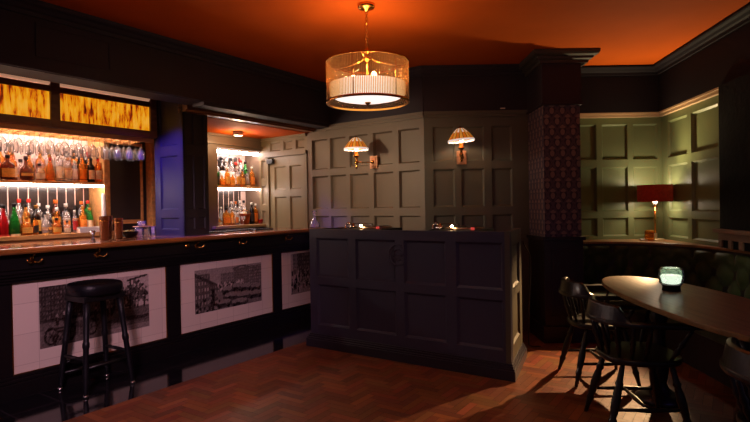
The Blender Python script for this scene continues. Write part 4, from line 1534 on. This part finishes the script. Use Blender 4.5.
mb = MB()
sec = [(0, .30), (.0, .44), (.36, .455), (.41, .445), (.43, .41), (.43, .32), (.42, .30)]
mb.rings([[Vector((*(seatp[i] + Vector(((seatp[min(i + 1, N - 1)] - seatp[max(i - 1, 0)]).normalized().y, -(seatp[min(i + 1, N - 1)] - seatp[max(i - 1, 0)]).normalized().x)) * o_), z)) for o_, z in sec] for i in range(N)], True)
mb.build('seat', M_velvet, be)
mb = MB()
mb.rings([[Vector((*(seatp[i] + Vector(((seatp[min(i + 1, N - 1)] - seatp[max(i - 1, 0)]).normalized().y, -(seatp[min(i + 1, N - 1)] - seatp[max(i - 1, 0)]).normalized().x)) * o_), z)) for o_, z in ((0, 0), (0, .3), (.38, .3), (.38, 0))] for i in range(N)], True, smooth=False)
mb.build('base', M_dark, be)

# ---------------------------------------------------------------- table lamp and ledge things
LX, LY, LZ = 2.88, 5.45, .922
tl_ = empty('table_lamp', 'table lamp with a red drum shade on the ledge in the green alcove', 'lamp', (LX, LY, LZ))
MB().lathe([(0, 0), (.085, 0), (.088, .006), (.08, .014), (.02, .02), (.012, .03), (0, .03)], seg=28).build('base', mat('pale brass base', lin(220, 190, 150), .3, metal=.5), tl_)
MB().lathe([(.009, .02), (.009, .37), (.0, .37)], seg=14).build('stem', M_brass, tl_)
MB().lathe([(0, .355), (.014, .358), (.024, .375), (.026, .40), (.018, .41), (0, .41)], seg=16).build('socket', M_white, tl_)
m_sh = mat('red shade cloth', lin(116, 30, 18), .85, var=.35, vscale=40, emit=lin(130, 22, 8), estr=.13)
sr = .165
MB().lathe([(sr, .395), (sr, .565), (sr - .003, .565), (sr - .003, .395), (sr, .395)], seg=48, cap=False).build('lamp_shade', m_sh, tl_)
mb = MB()
for k in range(3):
    a = 2 * PI * k / 3
    mb.tube([(0, 0, .42), (sr * math.cos(a), sr * math.sin(a), .41)], .002, 5)
mb.build('shade_carrier', M_brass, tl_)
MB().lathe([(0, .41), (.012, .412), (.028, .45), (.03, .475), (.02, .50), (0, .508)], seg=16).build('bulb', mat('lamp bulb', (1, 1, 1, 1), .3, emit=(1, .72, .42, 1), estr=2), tl_)
lamp('lamp_glow_down', 'POINT', (-0.02, -.05, .42), 4, (1, .82, .58), .03, parent=tl_)
lamp('lamp_glow_room', 'SPOT', (-.05, -.05, .425), 430, (1, .60, .28), .012, target=(-2.0, -1.75, -.92), spot=47, blend=.8, parent=tl_)
lamp('lamp_glow_up', 'POINT', (-.02, -.03, .545), 5.5, (1, .80, .56), .03, parent=tl_)
lamp('lamp_glow_ceiling', 'SPOT', (-.03, -.05, .53), 70, (1, .74, .40), .03, target=(-.5, -.8, 1.8), spot=110, blend=.9, parent=tl_)
t = empty('tea_caddy', 'small amber jar with a white label on the ledge beside the lamp', 'jar', (2.785, 5.38, LZ), .5)
t.scale = (1.25, 1.25, 1.25)
MB().lathe([(0, 0), (.034, 0), (.038, .006), (.038, .07), (.034, .08), (.028, .085), (0, .085)], seg=20).build('jar', M_amber, t)
MB().box(-.004, .034, -.043, -.039, .012, .06).build('jar_label', M_lab_w, t)
tag(MB().poly([(-.035, -.02), (.03, -.028), (.036, .018), (-.028, .024)], 0, .018).build('folded_napkin', M_white, loc=(2.715, 5.37, LZ), bevel=.003), 'folded white napkin on the ledge beside the amber jar', 'napkin')

# ---------------------------------------------------------------- pub table with candle jar
tb = empty('pub_table', 'long oval dark wood table before the green bench', 'table', (1.84, 3.05, 0), -.055)
op = []
for k in range(72):
    a = 2 * PI * k / 72
    c, s = math.cos(a), math.sin(a)
    op.append((.325 * math.copysign(abs(c) ** (2 / 2.3), c), 1.07 * math.copysign(abs(s) ** (2 / 2.3), s)))
MB().poly(op, .715, .745, smooth=True).build('table_top', M_table, tb, bevel=.006, seg=3)
leg = [(0, .0), (.14, 0), (.152, .012), (.145, .03), (.10, .055), (.06, .085), (.042, .12), (.05, .16), (.058, .22), (.045, .30), (.036, .42), (.045, .52), (.06, .56), (.042, .60), (.04, .67), (.11, .70), (.12, .715), (0, .715)]
for y in (-.45, .45):
    MB().lathe(leg, (0, y, 0), 28).build('pedestal', M_iron, tb)
jar = empty('candle_jar', 'banded pale green glass candle jar glowing on the oval table', 'candle holder', (1.895, 3.40, .745))
MB().lathe([(0, 0), (.052, 0), (.054, .004), (.052, .03), (.06, .036), (.058, .04), (0, .04)], seg=28).build('base', M_black, jar)
m_jar = thin_glass('pale green jar glass', (.84, .95, .88, 1), lin(176, 206, 188), .62)
pr2 = [(.052, .036), (.066, .045), (.072, .056), (.068, .064), (.074, .072), (.076, .092), (.074, .112), (.070, .118), (.074, .126), (.070, .138), (.056, .146), (.05, .146), (.066, .137), (.069, .126), (.066, .118), (.069, .11), (.071, .092), (.069, .074), (.063, .064), (.066, .056), (.060, .048), (.05, .042)]
MB().lathe(pr2, seg=32, cap=False).build('jar', m_jar, jar)
MB().lathe([(0, .042), (.046, .042), (.062, .068), (.063, .094), (.055, .10), (0, .10)], seg=24).build('glowing_cup', mat('frosted candle cup', lin(240, 236, 230), .6, emit=(1, .86, .82, 1), estr=2.6), jar)
lamp('candle_glow', 'POINT', (0, 0, .128), .2, (1, .72, .5), .02, parent=jar)

# ---------------------------------------------------------------- chairs


def make_chair(loc, rot, label):
    t = empty('captain_chair', label, 'chair', loc, rot, 'captain chairs at the oval table')
    sp_ = []
    for k in range(36):
        a = 2 * PI * k / 36
        c, s = math.cos(a), math.sin(a)
        sp_.append((.215 * math.copysign(abs(c) ** .75, c), (.225 + .015 * c) * math.copysign(abs(s) ** .75, s)))
    MB().poly(sp_, .405, .44, smooth=True).build('seat', M_chair, t, bevel=.010, seg=3)
    prof = [(0, .012), (.12, .015), (.2, .020), (.24, .024), (.28, .018), (.34, .022), (.5, .026), (.62, .022), (.68, .017), (.72, .024), (.76, .018), (.9, .015), (1, .012)]
    feet = {}
    for sx in (-1, 1):
        for sy in (-1, 1):
            f0, f1 = (sx * (.21 if sx > 0 else .235), sy * .205, 0), (sx * .13, sy * .14, .41)
            MB().turn(f0, f1, prof, 10).build('leg', M_chair, t)
            feet[sx, sy] = Vector(f0).lerp(Vector(f1), .38)
    for sy in (-1, 1):
        MB().turn(feet[-1, sy], feet[1, sy], [(0, .009), (.3, .011), (.5, .016), (.7, .011), (1, .009)], 8).build('stretcher', M_chair, t)
    a, b = feet[-1, -1].lerp(feet[1, -1], .5), feet[-1, 1].lerp(feet[1, 1], .5)
    MB().turn(a, b, [(0, .009), (.3, .011), (.5, .016), (.7, .011), (1, .009)], 8).build('stretcher', M_chair, t)
    bow = []
    for k in range(33):
        a = PI * (.5 + k / 32)
        bow.append((-.02 + .23 * math.cos(a), .262 * math.sin(a)))
    bow = [(.24, .275), (.16, .282), (.07, .275)] + bow + [(.07, -.275), (.16, -.282), (.24, -.275)]
    n_ = len(bow)
    MB().sweep(bow, lambda i: [(-.028, .632), (.028, .632), (.03, .645), (.028, .658), (-.028, .658), (-.03, .645)] if 1 < i < n_ - 2 else [(-.034, .632), (.034, .632), (.036, .645), (.034, .658), (-.034, .658), (-.036, .645)], smooth=False).build('arm_bow', M_chair, t, bevel=.004)
    cr_ = []
    for k in range(25):
        a = PI * (.64 + .72 * k / 24)
        cr_.append((-.02 + .23 * math.cos(a), .262 * math.sin(a)))

    def sec_(i):
        f = i / 24
        e = min(1, min(f, 1 - f) / .16)
        e = e * e * (3 - 2 * e)
        h = .662 + .075 * e
        return [(-.022, .656), (.022, .656), (.020 + .008 * e, h), (.004 + .008 * e, h + .006 * e), (-.014 + .008 * e, h)]
    MB().sweep(cr_, sec_).build('crest_rail', M_chair, t, bevel=.003)
    spr = [(0, .008), (.15, .010), (.3, .016), (.4, .011), (.5, .017), (.6, .011), (.8, .010), (1, .008)]
    for k in range(9):
        a = PI * (.5 + k / 8)
        q0 = (-.03 + .165 * math.cos(a), .185 * math.sin(a), .435)
        q1 = (-.02 + .23 * math.cos(a), .262 * math.sin(a), .635)
        MB().turn(q0, q1, spr, 8).build('spindle', M_chair, t)
    for sy in (-1, 1):
        MB().turn((.10, sy * .20, .435), (.19, sy * .275, .635), spr, 8).build('spindle', M_chair, t)
    return t


c2 = make_chair((1.53, 3.12, 0), -.08, 'dark captain chair in the middle of the row, pushed up to the table edge')
c1 = dup(c2, (1.665, 3.98, 0), -.05, 'dark captain chair at the pillar end of the oval table')
c3 = dup(c2, (1.65, 2.03, 0), -.16, 'dark captain chair at the open end of the table, cut by the picture edge')

# ---------------------------------------------------------------- bar stool
st_ = empty('bar_stool', 'black backless bar stool standing before the tiled bar front', 'stool', bp(2.10, 3.97, 0), BA + .03)
sp_ = []
for k in range(40):
    a = 2 * PI * k / 40
    c, s = math.cos(a), math.sin(a)
    sp_.append((.178 * math.copysign(abs(c) ** .72, c), .172 * math.copysign(abs(s) ** .72, s)))
mb = MB()
rs = []
for f, z in ((.96, .705), (1.0, .712), (1.0, .755), (.98, .775), (.93, .786), (.80, .792), (.4, .795), (.02, .796)):
    rs.append([(x * f, y * f, z) for x, y in sp_])
mb.rings(rs)
mb.build('seat', M_leather, st_)
MB().box(-.155, .155, -.135, .135, .66, .706).build('seat_frame', M_iron, st_, bevel=.006)
prof = [(0, .014), (.05, .015), (.1, .018), (.3, .021), (.5, .019), (.52, .024), (.56, .024), (.58, .019), (.8, .022), (1, .024)]
ft = {}
for sx in (-1, 1):
    for sy in (-1, 1):
        f0, f1 = Vector((sx * .180, sy * .170, .0)), Vector((sx * .125, sy * .11, .67))
        lg = MB().turn(f0, f1, prof, 12).build('leg', M_leather, st_)
        MB().lathe([(0, 0), (.018, 0), (.019, .012), (.015, .02), (0, .02)], f0, 12).build('foot_cap', M_steel, lg)
        ft[sx, sy] = (f0, f1)
for (a, b, fr_) in (((-1, -1), (1, -1), .30), ((-1, 1), (1, 1), .30), ((-1, -1), (-1, 1), .38), ((1, -1), (1, 1), .38), ((-1, 1), (1, 1), .18)):
    p0 = ft[a][0].lerp(ft[a][1], fr_)
    p1 = ft[b][0].lerp(ft[b][1], fr_)
    MB().turn(p0, p1, [(0, .011), (.5, .015), (1, .011)], 8).build('footrest', M_iron, st_)
